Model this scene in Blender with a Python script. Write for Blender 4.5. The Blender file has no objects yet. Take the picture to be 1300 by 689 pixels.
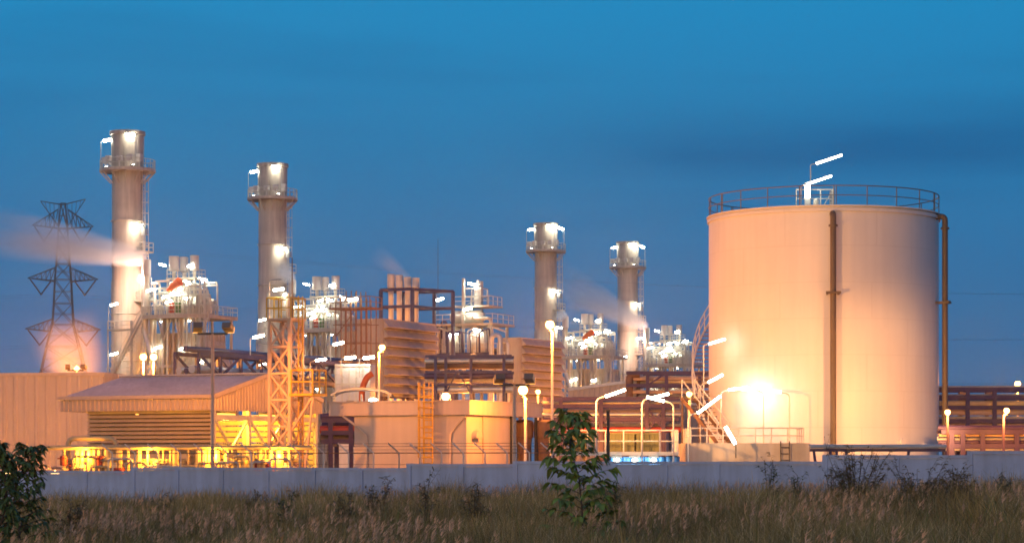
import bpy, math, random
import numpy as np
from mathutils import Vector, Matrix
R = math.radians
PI = math.pi
random.seed(7)
rng = np.random.default_rng(11)
scn = bpy.context.scene
COL = scn.collection

# ---------------------------------------------------------------- camera
F, VH, ZC = 3000.0, 583.0, 2.3          # focal length (px of 1300), horizon row, eye height
GA = R(25.5)                            # the plant grid is turned 25.5 degrees
E1 = Vector((math.cos(GA), -math.sin(GA), 0)); E2 = Vector((math.sin(GA), math.cos(GA), 0))
def at(u, v, Y): return Vector(((u-650)/F*Y, Y, ZC-(v-VH)/F*Y))
def gx(u, Y): return (u-650)/F*Y
def hz(v, Y): return ZC-(v-VH)/F*Y
cam = bpy.data.cameras.new('camera'); co = bpy.data.objects.new('camera', cam); COL.objects.link(co)
co.location = (0, 0, ZC); co.rotation_euler = (R(90), 0, 0)
cam.sensor_width = 36; cam.lens = F/1300*36; cam.shift_y = (VH-344.5)/1300
cam.clip_start = .5; cam.clip_end = 6000
scn.camera = co

# ---------------------------------------------------------------- materials
def nd(t, kind, **kw):
    n = t.nodes.new(kind)
    for k, v in kw.items():
        if k.startswith('i_'):
            key = k[2:]
            n.inputs[int(key) if key.isdigit() else key.replace('_', ' ')].default_value = v
        else: setattr(n, k, v)
    return n
MATS = {}
def mat(name, col, rough=.6, metal=0.0, var=.18, scale=.6, streak=.0, bump=.0, spec=.4, attr=None, sub=0):
    m = bpy.data.materials.new(name); m.use_nodes = True; t = m.node_tree
    b = t.nodes['Principled BSDF']
    b.inputs['Roughness'].default_value = rough; b.inputs['Metallic'].default_value = metal
    b.inputs['Specular IOR Level'].default_value = spec
    tc = nd(t, 'ShaderNodeTexCoord')
    n1 = nd(t, 'ShaderNodeTexNoise', i_Scale=scale, i_Detail=6.0, i_Roughness=.65)
    t.links.new(tc.outputs['Object'], n1.inputs['Vector'])
    mp = nd(t, 'ShaderNodeMapRange', i_1=.3, i_2=.7, i_3=1-var, i_4=1+var*.6)
    t.links.new(n1.outputs['Fac'], mp.inputs[0])
    fac = mp.outputs[0]
    if streak:
        mg = nd(t, 'ShaderNodeMapping'); mg.inputs['Scale'].default_value = (2.2, 2.2, .12)
        t.links.new(tc.outputs['Object'], mg.inputs['Vector'])
        n2 = nd(t, 'ShaderNodeTexNoise', i_Scale=1.2, i_Detail=5.0)
        t.links.new(mg.outputs[0], n2.inputs['Vector'])
        m2 = nd(t, 'ShaderNodeMapRange', i_1=.35, i_2=.65, i_3=1-streak, i_4=1.0)
        t.links.new(n2.outputs['Fac'], m2.inputs[0])
        mm = nd(t, 'ShaderNodeMath', operation='MULTIPLY')
        t.links.new(fac, mm.inputs[0]); t.links.new(m2.outputs[0], mm.inputs[1]); fac = mm.outputs[0]
    mx = nd(t, 'ShaderNodeMix', data_type='RGBA', blend_type='MULTIPLY'); mx.inputs[0].default_value = 1
    if attr:
        a = nd(t, 'ShaderNodeAttribute', attribute_name=attr); t.links.new(a.outputs['Color'], mx.inputs[6])
    else: mx.inputs[6].default_value = (*col, 1)
    cb = nd(t, 'ShaderNodeCombineColor')
    for k in range(3): t.links.new(fac, cb.inputs[k])
    t.links.new(cb.outputs[0], mx.inputs[7]); t.links.new(mx.outputs[2], b.inputs['Base Color'])
    if bump:
        bp = nd(t, 'ShaderNodeBump', i_Strength=bump, i_Distance=.05)
        t.links.new(n1.outputs['Fac'], bp.inputs['Height']); t.links.new(bp.outputs[0], b.inputs['Normal'])
    if sub: b.inputs['Transmission Weight'].default_value = 0
    MATS[name] = m
    return m
def emit(name, col, s):
    m = bpy.data.materials.new(name); m.use_nodes = True; t = m.node_tree
    t.nodes.remove(t.nodes['Principled BSDF'])
    e = nd(t, 'ShaderNodeEmission'); e.inputs[0].default_value = (*col, 1); e.inputs[1].default_value = s
    t.links.new(e.outputs[0], t.nodes['Material Output'].inputs[0])
    MATS[name] = m
    return m
M = MATS
mat('stack_paint', (.62, .54, .45), .55, 0, .14, .35, .25)
mat('stack_top', (.52, .47, .41), .5, 0, .25, .4, .4)
mat('casing_paint', (.54, .49, .41), .6, 0, .15, .5, .2)
mat('pale_steel', (.55, .53, .46), .45, .2, .2, .8)
mat('galvanised', (.52, .53, .52), .38, .6, .2, 1.5)
mat('silencer_paint', (.66, .63, .60), .5, .1, .1, .6, .12)
mat('insulation', (.62, .60, .54), .35, .4, .15, 1.)
mat('navy_steel', (.045, .045, .13), .5, 0, .3, .8)
mat('purple_steel', (.075, .045, .11), .5, 0, .25, .8)
mat('rust_steel', (.22, .12, .07), .7, 0, .3, .8)
mat('yellow_paint', (.62, .36, .04), .5, 0, .15, 1.)
mat('yellow_pipe', (.64, .44, .2), .45, 0, .15, 1.)
mat('red_paint', (.45, .06, .03), .5, 0, .2, .8)
mat('green_paint', (.10, .22, .06), .5, 0, .2, .8)
mat('olive_panel', (.15, .14, .05), .6, 0, .25, .6)
mat('orange_fabric', (.75, .14, .03), .7, 0, .1, 1.)
mat('tower_paint', (.66, .45, .31), .55, 0, .15, 1.)
mat('filter_paint', (.47, .39, .31), .6, 0, .12, .35, .14)
mat('hood_paint', (.44, .38, .32), .6, 0, .14, .4, .14)
mat('cladding', (.52, .41, .32), .5, .1, .1, .25, .1)
mat('roof_sheet', (.52, .52, .53), .45, .25, .2, .3, .15)
mat('slat_sheet', (.50, .42, .30), .5, .1, .16, .4, .12)
mat('render_wall', (.60, .49, .40), .8, 0, .07, .3, .1)
mat('fascia_paint', (.60, .48, .40), .75, 0, .08, .4, .12)
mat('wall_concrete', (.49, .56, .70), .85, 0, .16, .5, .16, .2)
mat('plinth_concrete', (.48, .42, .34), .85, 0, .18, .6, .2, .15)
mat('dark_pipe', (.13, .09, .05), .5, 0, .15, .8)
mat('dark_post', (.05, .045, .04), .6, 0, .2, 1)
mat('white_rail', (.70, .64, .54), .5, .1, .08, 1)
mat('blue_paint', (.06, .25, .55), .45, 0, .15, 1)
mat('lamp_housing', (.16, .13, .10), .5, .3, .1, 1)
mat('wire', (.07, .07, .08), .6, .2, .05, 1)
mat('pylon_steel', (.12, .115, .12), .6, .3, .2, .3)
mat('insulator', (.12, .07, .05), .3, 0, .1, 1)
mat('concrete_yard', (.25, .23, .20), .9, 0, .25, .08, 0, .1)
mat('field_soil', (.07, .055, .035), .95, 0, .3, .15)
mat('blade', (.1, .1, .05), .8, 0, .2, .5, attr='tint', spec=.15)
mat('plume', (.1, .1, .05), .9, 0, .2, .8, attr='tint', spec=.1)
mat('leaf', (.05, .1, .02), .55, 0, .25, 2., attr='tint', spec=.3)
mat('bark', (.10, .07, .045), .9, 0, .3, 4.)
mat('stem', (.12, .09, .05), .9, 0, .3, 4.)
emit('tube_light', (1., .95, .74), 80)
emit('flood_light', (1., .95, .80), 50)
emit('sodium', (1., .50, .15), 14.)
emit('tube_near', (1., .94, .78), 24)
emit('sodium_small', (1., .42, .08), 3.)
emit('blue_light', (.35, .75, 1.), 9)

# tank paint: welded courses and plates, faint streaks
def tank_material():
    m = mat('tank_paint', (.70, .65, .585), .45, 0, .06, .25, .05, spec=.5)
    t = m.node_tree; b = t.nodes['Principled BSDF']
    tc = nd(t, 'ShaderNodeTexCoord'); sp = nd(t, 'ShaderNodeSeparateXYZ'); t.links.new(tc.outputs['Object'], sp.inputs[0])
    md = nd(t, 'ShaderNodeMath', operation='MODULO', i_1=2.05); t.links.new(sp.outputs[2], md.inputs[0])
    lt = nd(t, 'ShaderNodeMath', operation='LESS_THAN', i_1=.05); t.links.new(md.outputs[0], lt.inputs[0])
    nz = nd(t, 'ShaderNodeTexNoise', i_Scale=.35, i_Detail=2.0); t.links.new(tc.outputs['Object'], nz.inputs['Vector'])
    ad = nd(t, 'ShaderNodeMath', operation='MULTIPLY_ADD', i_1=1.2); t.links.new(nz.outputs['Fac'], ad.inputs[0]); t.links.new(lt.outputs[0], ad.inputs[2])
    bp = nd(t, 'ShaderNodeBump', i_Strength=.18, i_Distance=.03); t.links.new(ad.outputs[0], bp.inputs['Height'])
    t.links.new(bp.outputs[0], b.inputs['Normal'])
    an = nd(t,'ShaderNodeMath',operation='ARCTAN2'); t.links.new(sp.outputs[1],an.inputs[0]); t.links.new(sp.outputs[0],an.inputs[1])
    fl = nd(t,'ShaderNodeMath',operation='FLOOR'); dv = nd(t,'ShaderNodeMath',operation='DIVIDE',i_1=2.05); t.links.new(sp.outputs[2],dv.inputs[0]); t.links.new(dv.outputs[0],fl.inputs[0])
    of = nd(t,'ShaderNodeMath',operation='MULTIPLY_ADD',i_1=.37); t.links.new(fl.outputs[0],of.inputs[0]); t.links.new(an.outputs[0],of.inputs[2])
    of2 = nd(t,'ShaderNodeMath',operation='ADD',i_1=12.); t.links.new(of.outputs[0],of2.inputs[0])
    mo = nd(t,'ShaderNodeMath',operation='MODULO',i_1=.785); t.links.new(of2.outputs[0],mo.inputs[0])
    l2 = nd(t,'ShaderNodeMath',operation='LESS_THAN',i_1=.009); t.links.new(mo.outputs[0],l2.inputs[0])
    mxs = nd(t,'ShaderNodeMath',operation='MAXIMUM'); t.links.new(lt.outputs[0],mxs.inputs[0]); t.links.new(l2.outputs[0],mxs.inputs[1])
    t.links.new(mxs.outputs[0],ad.inputs[2])
    old = b.inputs['Base Color'].links[0].from_socket; sm = nd(t,'ShaderNodeMix',data_type='RGBA',blend_type='MULTIPLY'); sm.inputs[7].default_value = (.94,.93,.92,1)
    t.links.new(mxs.outputs[0],sm.inputs[0]); t.links.new(old,sm.inputs[6]); t.links.new(sm.outputs[2],b.inputs['Base Color'])
tank_material()

# ---------------------------------------------------------------- mesh helper
class MB:
    def __init__(s): s.v = []; s.f = []
    def quadbox(s, c8):
        n = len(s.v); s.v += [tuple(p) for p in c8]
        s.f += [tuple(n+i for i in q) for q in ((0,3,2,1),(4,5,6,7),(0,1,5,4),(1,2,6,5),(2,3,7,6),(3,0,4,7))]
        return s
    def box(s, x0, x1, y0, y1, z0, z1):
        return s.quadbox([(x0,y0,z0),(x1,y0,z0),(x1,y1,z0),(x0,y1,z0),(x0,y0,z1),(x1,y0,z1),(x1,y1,z1),(x0,y1,z1)])
    def beam(s, a, b, w, h=None, up=None):
        a = Vector(a); b = Vector(b); h = h or w; d = (b-a).normalized()
        u = Vector(up) if up else (Vector((0,0,1)) if abs(d.z) < .95 else Vector((0,1,0)))
        x = d.cross(u).normalized(); y = x.cross(d).normalized()
        return s.quadbox([a-x*w/2-y*h/2, a+x*w/2-y*h/2, a+x*w/2+y*h/2, a-x*w/2+y*h/2,
                          b-x*w/2-y*h/2, b+x*w/2-y*h/2, b+x*w/2+y*h/2, b-x*w/2+y*h/2])
    def tube(s, a, b, r, n=8, r2=None): return s.path([a, b], r, n, r2=r2)
    def path(s, pts, r, n=8, bend=0, r2=None):
        pts = [Vector(p) for p in pts]
        if bend and len(pts) > 2:
            q = [pts[0]]
            for i in range(1, len(pts)-1):
                p = pts[i]; d0 = (pts[i-1]-p); d1 = (pts[i+1]-p)
                k = min(bend, d0.length*.49, d1.length*.49); A = p+d0.normalized()*k; B = p+d1.normalized()*k
                for j in range(5):
                    t = j/4; q.append(A*(1-t)**2+p*2*t*(1-t)+B*t*t)
            q.append(pts[-1]); pts = q
        m = len(pts); base = len(s.v); d = (pts[1]-pts[0]).normalized()
        u = Vector((0,0,1)) if abs(d.z) < .9 else Vector((1,0,0))
        x = d.cross(u).normalized()
        for i, p in enumerate(pts):
            if i == 0: d = (pts[1]-p)
            elif i == m-1: d = (p-pts[i-1])
            else: d = (pts[i+1]-p).normalized()+(p-pts[i-1]).normalized()
            d.normalize(); x = (x-d*x.dot(d))
            x = x.normalized() if x.length > 1e-6 else d.orthogonal().normalized()
            y = d.cross(x); rr = r if r2 is None else r+(r2-r)*i/(m-1)
            for k in range(n):
                a = 2*PI*k/n; s.v.append(tuple(p+x*rr*math.cos(a)+y*rr*math.sin(a)))
        for i in range(m-1):
            for k in range(n):
                k2 = (k+1) % n; s.f.append((base+i*n+k, base+i*n+k2, base+(i+1)*n+k2, base+(i+1)*n+k))
        s.f.append(tuple(base+k for k in reversed(range(n)))); s.f.append(tuple(base+(m-1)*n+k for k in range(n)))
        return s
    def lathe(s, prof, n=24, c=(0,0,0), a0=0, a1=2*PI, axis='z'):
        base = len(s.v); full = abs(a1-a0-2*PI) < 1e-6; cnt = n if full else n+1
        for r, z in prof:
            for k in range(cnt):
                a = a0+(a1-a0)*k/n; X, Y_, Z = r*math.cos(a), r*math.sin(a), z
                if axis == 'x': X, Y_, Z = Z, X, Y_
                if axis == 'y': X, Y_, Z = Y_, Z, X
                s.v.append((c[0]+X, c[1]+Y_, c[2]+Z))
        for i in range(len(prof)-1):
            for k in range(n):
                k2 = (k+1) % cnt; s.f.append((base+i*cnt+k, base+i*cnt+k2, base+(i+1)*cnt+k2, base+(i+1)*cnt+k))
        return s
    def ring(s, c, R_, r, n=32, m=6, a0=0, a1=2*PI):
        full = abs(a1-a0-2*PI) < 1e-6; pts = [(c[0]+R_*math.cos(a0+(a1-a0)*k/n), c[1]+R_*math.sin(a0+(a1-a0)*k/n), c[2]) for k in range(n+1)]
        return s.path(pts, r, m)
    def rail(s, pts, h=1.1, r=.03, step=1.5, closed=False, mid=True, n=5):
        pts = [Vector(p) for p in pts]
        if closed: pts = pts+[pts[0]]
        for i in range(len(pts)-1):
            a, b = pts[i], pts[i+1]; L = (b-a).length; k = max(1, round(L/step)); up = Vector((0,0,h))
            for j in range(k+(i == len(pts)-2 and not closed)):
                p = a+(b-a)*j/k; s.tube(p, p+up, r, n)
            s.tube(a+up, b+up, r, n)
            if mid: s.tube(a+up*.5, b+up*.5, r*.8, n)
        return s
    def ladder(s, a, b, w=.5, side=(1,0,0), r=.03, rung=.5):
        a = Vector(a); b = Vector(b); sd = Vector(side).normalized()*w/2
        s.tube(a-sd, b-sd, r, 5); s.tube(a+sd, b+sd, r, 5)
        k = int((b-a).length/rung)
        for i in range(1, k): p = a+(b-a)*i/k; s.tube(p-sd, p+sd, r*.7, 4)
        return s
    def sheet(s, a, b, z0, z1, pitch=.3, dep=.05, out=(0,-1,0), za=None, zb=None):
        "vertical trapezoid-ribbed sheet from a to b (xy); top may slope from z1 (at a) to zb"
        a = Vector((a[0], a[1], 0)); b = Vector((b[0], b[1], 0)); L = (b-a).length; n = max(1, round(L/pitch)); o = Vector(out).normalized()
        zb = z1 if zb is None else zb; pr = []
        for i in range(n):
            for f, d in ((0,0),(.55,0),(.65,dep),(.9,dep)): pr.append(((i+f)/n, d))
        pr.append((1,0)); base = len(s.v)
        for f, d in pr:
            p = a+(b-a)*f+o*d; zt = z1+(zb-z1)*f
            s.v.append((p.x, p.y, z0)); s.v.append((p.x, p.y, zt))
        for i in range(len(pr)-1): s.f.append((base+2*i, base+2*i+2, base+2*i+3, base+2*i+1))
        return s
    def build(s, name, m, parent=None, smooth=True):
        me = bpy.data.meshes.new(name); me.from_pydata(s.v, [], s.f); me.validate()
        if smooth:
            me.shade_smooth(); me.set_sharp_from_angle(angle=R(38))
        me.materials.append(M[m] if isinstance(m, str) else m)
        o = bpy.data.objects.new(name, me); COL.objects.link(o)
        if parent: o.parent = parent
        return o
def tag(o, label=None, cat=None, group=None, kind=None):
    if label: o['label'] = label
    if cat: o['category'] = cat
    if group: o['group'] = group
    if kind: o['kind'] = kind
    return o
def thing(name, label, cat, loc=(0,0,0), rz=0, group=None):
    o = bpy.data.objects.new(name, None); COL.objects.link(o); o.location = loc; o.rotation_euler = (0,0,rz)
    o.empty_display_size = .3
    return tag(o, label, cat, group)
KIDS = {}
def kids(o): return [c for c in bpy.data.objects if c.parent == o]
def dup(o, loc, rz=None, label=None, group=None, parent=None):
    def cp(x, par):
        c = x.copy(); COL.objects.link(c)
        if par: c.parent = par
        for ch in kids(x): cp(ch, c)
        return c
    r = cp(o, None); r.location = loc
    if rz is not None: r.rotation_euler = (0,0,rz)
    if label: r['label'] = label
    if group: r['group'] = group
    return r
def light(kind, loc, power, col, size=.3, target=None, angle=120, blend=.5, parent=None, name='lamp_light'):
    d = bpy.data.lights.new(name, kind); d.energy = power; d.color = col; d.shadow_soft_size = size
    o = bpy.data.objects.new(name, d); COL.objects.link(o); o.location = loc
    if kind == 'SPOT':
        d.spot_size = R(angle); d.spot_blend = blend
        o.rotation_euler = (Vector(target)-Vector(loc)).to_track_quat('-Z', 'Y').to_euler()
    if parent:
        o.parent = parent
    return o
SOD = (1., .30, .03); WARM = (1., .52, .22); WHT = (1., .93, .76)

# lamp with a pole and a slanted tube, as part (> lamp_tube) of a thing. p = foot of pole
def tube_lamp(parent, p, h, d, L=1.5, r=.035, tr=.13, tilt=.25, name='lamp', em='tube_light'):
    p = Vector(p); d = Vector(d).normalized(); top = p+Vector((0,0,h))
    e = top+d*.35+Vector((0,0,.08))
    lp = MB().path([p, top-Vector((0,0,.2)), top, e], r, 6, bend=.15)
    f = e+d*L+Vector((0,0,tilt*L))
    lp.beam(e+Vector((0,0,tr*.95)), f+Vector((0,0,tr*.95)), tr*2, tr*.5)
    o = lp.build(name, 'galvanised', parent)
    MB().tube(e, f, tr, 6).build('lamp_tube', em, o)
    return o

# ---------------------------------------------------------------- world
w = bpy.data.worlds.new('World'); scn.world = w; w.use_nodes = True; t = w.node_tree
bg = t.nodes['Background']
tc = nd(t, 'ShaderNodeTexCoord'); sp = nd(t, 'ShaderNodeSeparateXYZ'); t.links.new(tc.outputs['Generated'], sp.inputs[0])
rp = nd(t, 'ShaderNodeValToRGB'); el = rp.color_ramp.elements
def lin(c): return tuple(((x/255)/12.92 if x/255 <= .04045 else ((x/255+.055)/1.055)**2.4) for x in c)+(1,)
stops = [(0, (76,108,146)), (.045, (62,108,154)), (.085, (50,113,163)), (.13, (40,121,173)), (.19, (34,136,190)), (.45, (30,120,180)), (1, (28,95,150))]
el[0].position = 0; el[0].color = lin(stops[0][1]); el[1].position = 1; el[1].color = lin(stops[-1][1])
for p, c in stops[1:-1]: e = el.new(p); e.color = lin(c)
t.links.new(sp.outputs[2], rp.inputs[0])
# long thin evening clouds
mg = nd(t, 'ShaderNodeMapping'); mg.inputs['Scale'].default_value = (2.6, 2.6, 22); mg.inputs['Location'].default_value = (1.35, 0, .35)
t.links.new(tc.outputs['Generated'], mg.inputs[0])
nz = nd(t, 'ShaderNodeTexNoise', i_Scale=1.25, i_Detail=5.0, i_Roughness=.5); t.links.new(mg.outputs[0], nz.inputs['Vector'])
cr = nd(t, 'ShaderNodeMapRange', interpolation_type='SMOOTHSTEP', i_1=.47, i_2=.70, i_3=0., i_4=.55); t.links.new(nz.outputs['Fac'], cr.inputs[0])
def bump1(sock, lo, a, b, hi):
    m1 = nd(t, 'ShaderNodeMapRange', interpolation_type='SMOOTHSTEP', i_1=lo, i_2=a, i_3=0., i_4=1.); t.links.new(sock, m1.inputs[0])
    m2 = nd(t, 'ShaderNodeMapRange', interpolation_type='SMOOTHSTEP', i_1=b, i_2=hi, i_3=1., i_4=0.); t.links.new(sock, m2.inputs[0])
    mm = nd(t, 'ShaderNodeMath', operation='MULTIPLY'); t.links.new(m1.outputs[0], mm.inputs[0]); t.links.new(m2.outputs[0], mm.inputs[1]); return mm
# the dark bank of cloud low in the east, and thin veils elsewhere
bz = bump1(sp.outputs[2], .112, .126, .130, .158); bx = bump1(sp.outputs[0], -.03, .10, .6, .9)
bank = nd(t, 'ShaderNodeMath', operation='MULTIPLY'); t.links.new(bz.outputs[0], bank.inputs[0]); t.links.new(bx.outputs[0], bank.inputs[1])
nb = nd(t, 'ShaderNodeMapRange', i_1=.35, i_2=.62, i_3=.25, i_4=.9); t.links.new(nz.outputs['Fac'], nb.inputs[0])
bk2 = nd(t, 'ShaderNodeMath', operation='MULTIPLY'); t.links.new(bank.outputs[0], bk2.inputs[0]); t.links.new(nb.outputs[0], bk2.inputs[1])
cs = nd(t, 'ShaderNodeMath', operation='MULTIPLY', i_1=.45); t.links.new(cr.outputs[0], cs.inputs[0])
ct = nd(t, 'ShaderNodeMath', operation='MAXIMUM'); t.links.new(cs.outputs[0], ct.inputs[0]); t.links.new(bk2.outputs[0], ct.inputs[1])
mxc = nd(t, 'ShaderNodeMix', data_type='RGBA'); mxc.inputs[7].default_value = lin((30, 86, 138))
t.links.new(ct.outputs[0], mxc.inputs[0]); t.links.new(rp.outputs[0], mxc.inputs[6])
# afterglow: the physical sky over the western half of the dome, behind the camera
SUN_EL, SUN_ROT = R(3.0), R(200)
sky = nd(t, 'ShaderNodeTexSky', sky_type='NISHITA', sun_disc=False, sun_elevation=SUN_EL, sun_rotation=SUN_ROT, dust_density=2.0)
ss = nd(t, 'ShaderNodeMix', data_type='RGBA', blend_type='MULTIPLY'); ss.inputs[0].default_value = 1; ss.inputs[7].default_value = (.095, .15, .36, 1)
t.links.new(sky.outputs[0], ss.inputs[6])
fb = nd(t, 'ShaderNodeMapRange', interpolation_type='SMOOTHSTEP', i_1=.55, i_2=-.25, i_3=0., i_4=1.); t.links.new(sp.outputs[1], fb.inputs[0])
fin = nd(t, 'ShaderNodeMix', data_type='RGBA'); t.links.new(fb.outputs[0], fin.inputs[0]); t.links.new(mxc.outputs[2], fin.inputs[6]); t.links.new(ss.outputs[2], fin.inputs[7])
t.links.new(fin.outputs[2], bg.inputs[0]); bg.inputs[1].default_value = 1.0
sd = bpy.data.lights.new('sun', 'SUN'); sd.energy = .18; sd.angle = R(25); sd.color = (1, .60, .38)
so = bpy.data.objects.new('sun', sd); COL.objects.link(so)
dirn = Vector((math.sin(SUN_ROT)*math.cos(SUN_EL), math.cos(SUN_ROT)*math.cos(SUN_EL), math.sin(R(8))))
so.rotation_euler = dirn.to_track_quat('Z', 'Y').to_euler()

# ---------------------------------------------------------------- ground
def wall_t(X, Y):  # signed distance behind the wall line (through (0,93), along E1)
    return (X*E2.x+(Y-93)*E2.y)
def ground_z(x, y):
    d = x*E2.x+(y-93)*E2.y
    k = np.clip((1.5-d)/3.5, 0, 1)
    return k*np.clip(.02*x, -.55, .6)
def terrain():
    xs = np.unique(np.concatenate([np.linspace(-400,-60,12), np.linspace(-60,60,61), np.linspace(60,400,12)]))
    ys = np.unique(np.concatenate([np.linspace(-60,10,8), np.linspace(10,130,61), np.linspace(130,620,16)]))
    X, Y = np.meshgrid(xs, ys); Z = ground_z(X, Y)
    nx, ny = len(xs), len(ys); v = np.stack([X,Y,Z], -1).reshape(-1,3)
    f = [(j*nx+i, j*nx+i+1, (j+1)*nx+i+1, (j+1)*nx+i) for j in range(ny-1) for i in range(nx-1)]
    mb = MB(); mb.v = v.tolist(); mb.f = f
    tag(mb.build('ground', 'field_soil'), kind='structure')
terrain()
def yard():
    mb = MB(); o = Vector((0,93,0))
    c = [o+E1*a+E2*b for a, b in ((-90,4),(60,4),(60,460),(-90,460))]
    mb.v = [(p.x,p.y,.02) for p in c]; mb.f = [(0,1,2,3)]
    tag(mb.build('yard_paving', 'concrete_yard'), kind='structure')
yard()

# ================================================================ chimneys
def make_stack():
    t = thing('chimney_stack', '', 'chimney', rz=-GA, group='chimneys of the power plant')
    r = 2.15
    MB().lathe([(r+.12,0),(r+.12,27),(r+.02,27.3),(r+.02,42.6)], 40).build('shell', 'stack_paint', t)
    MB().lathe([(r+.1,42.7),(r+.14,47.4),(r+.32,47.5),(r+.32,48.0),(r+.0,48.0),(r-.1,44)], 40).build('stack_head', 'stack_top', t)
    for z in (16., 22.5, 29.2, 35.5): MB().ring((0,0,z), r+.17, .07, 36, 5).build('weld_ring', 'stack_paint', t)
    mb = MB().lathe([(r+.13,42.35),(3.9,42.35),(3.9,42.75),(r+.13,42.75)], 32); mb.build('platform', 'stack_paint', t)
    for k in range(12):
        a = 2*PI*k/12; c, s = math.cos(a), math.sin(a)
        MB().beam((c*3.75,s*3.75,42.3), (c*(r+.1),s*(r+.1),40.7), .14).build('bracket', 'stack_paint', t)
    rl = MB()
    pts = [(3.8*math.cos(2*PI*k/24), 3.8*math.sin(2*PI*k/24), 42.75) for k in range(24)]
    rl.rail(pts, 1.25, .05, 2, True); rl.build('railing', 'pale_steel', t)
    for a, h in ((200,.9),(250,.8),(310,.9),(335,1.0),(170,.7),(285,.7)):
        a = R(a); x, y = 3.2*math.cos(a), 3.2*math.sin(a)
        mb = MB(); mb.box(x-.35,x+.35,y-.3,y+.3,43.6,43.6+h); mb.tube((x,y,42.75),(x,y,43.6),.06,6); mb.build('analyser_box', 'silencer_paint', t)
    # caged ladder and rest platforms on the right flank
    x, y = 2.95, -.3
    lad = MB().ladder((x,y,16), (x,y,42.4), .6, (0,1,.0), .05, .8)
    lad.build('ladder', 'stack_paint', t)
    cg = MB()
    for z in np.arange(17, 42, 1.5):
        cg.ring((x+.15,y,z), .55, .035, 10, 4)
    for a in (-60, 0, 60): cg.tube((x+.15+.55*math.cos(R(a)), y+.55*math.sin(R(a)), 17), (x+.15+.55*math.cos(R(a)), y+.55*math.sin(R(a)), 41.5), .035, 4)
    cg.build('ladder_cage', 'stack_paint', t)
    for z in (31.2, 24.4):
        pl = MB(); pl.box(2.0,3.75,-1.3,.9,z-.2,z); pl.beam((3.6,-.2,z-.2),(2.1,-.2,z-1.5),.12); d = pl.build('rest_platform', 'stack_paint', t)
        MB().rail([(2.2,-1.25,z),(3.7,-1.25,z),(3.7,.85,z),(2.2,.85,z)], 1.2, .05, 1.2).build('rest_railing', 'pale_steel', d)
    bx = MB().box(2.9,3.5,-.9,-.3,33.4,34.3); bx.build('junction_box', 'galvanised', t)
    # lamps
    for a, h, b in ((205,3.9,25),(322,4.3,172)):
        tube_lamp(t, (3.75*math.cos(R(a)),3.75*math.sin(R(a)),42.75), h, (math.cos(R(b)),math.sin(R(b)),0), 1.3, .05, .2, .2)
    tube_lamp(t, (3.5,-1.2,31.2), 3.4, (-1,-.3,0), 1.1, .05, .2, .1)
    tube_lamp(t, (3.5,.7,24.4), 3.2, (-1,-.5,0), 1.1, .05, .2, .1)
    for a in (222, 318):   # shielded bulkhead lamps washing the head
        x, y = 3.0*math.cos(R(a)), 3.0*math.sin(R(a))
        hd = MB().box(x-.2,x+.2,y-.2,y+.2,42.8,43.05).build('wash_lamp', 'lamp_housing', t)
        MB().box(x-.14,x+.14,y+.02,y+.16,43.06,43.12).build('lamp_face', 'flood_light', hd)
    return t
stack = make_stack()
ST = [(162,330,'tallest grey chimney, beside the steel lattice pylon'),
      (346,366,'grey chimney rising behind the orange lattice tower'),
      (693,458,'chimney directly behind the glowing mast lamp and right louvred house'),
      (797,497,'shortest chimney, nearest the big tank, steam drifting past its foot')]
for i, (u, Y, lab) in enumerate(ST):
    o = stack if i == 0 else dup(stack, (0,0,0))
    o.location = (gx(u,Y), Y, 0); o['label'] = lab
for o in [x for x in bpy.data.objects if x.name in ('chimney_stack.002','chimney_stack.003')]:
    tube_lamp(o, (3.75,.3,42.75), 3.9, (-.3,-1,0), 1.2, .05, .2, .2)

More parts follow.
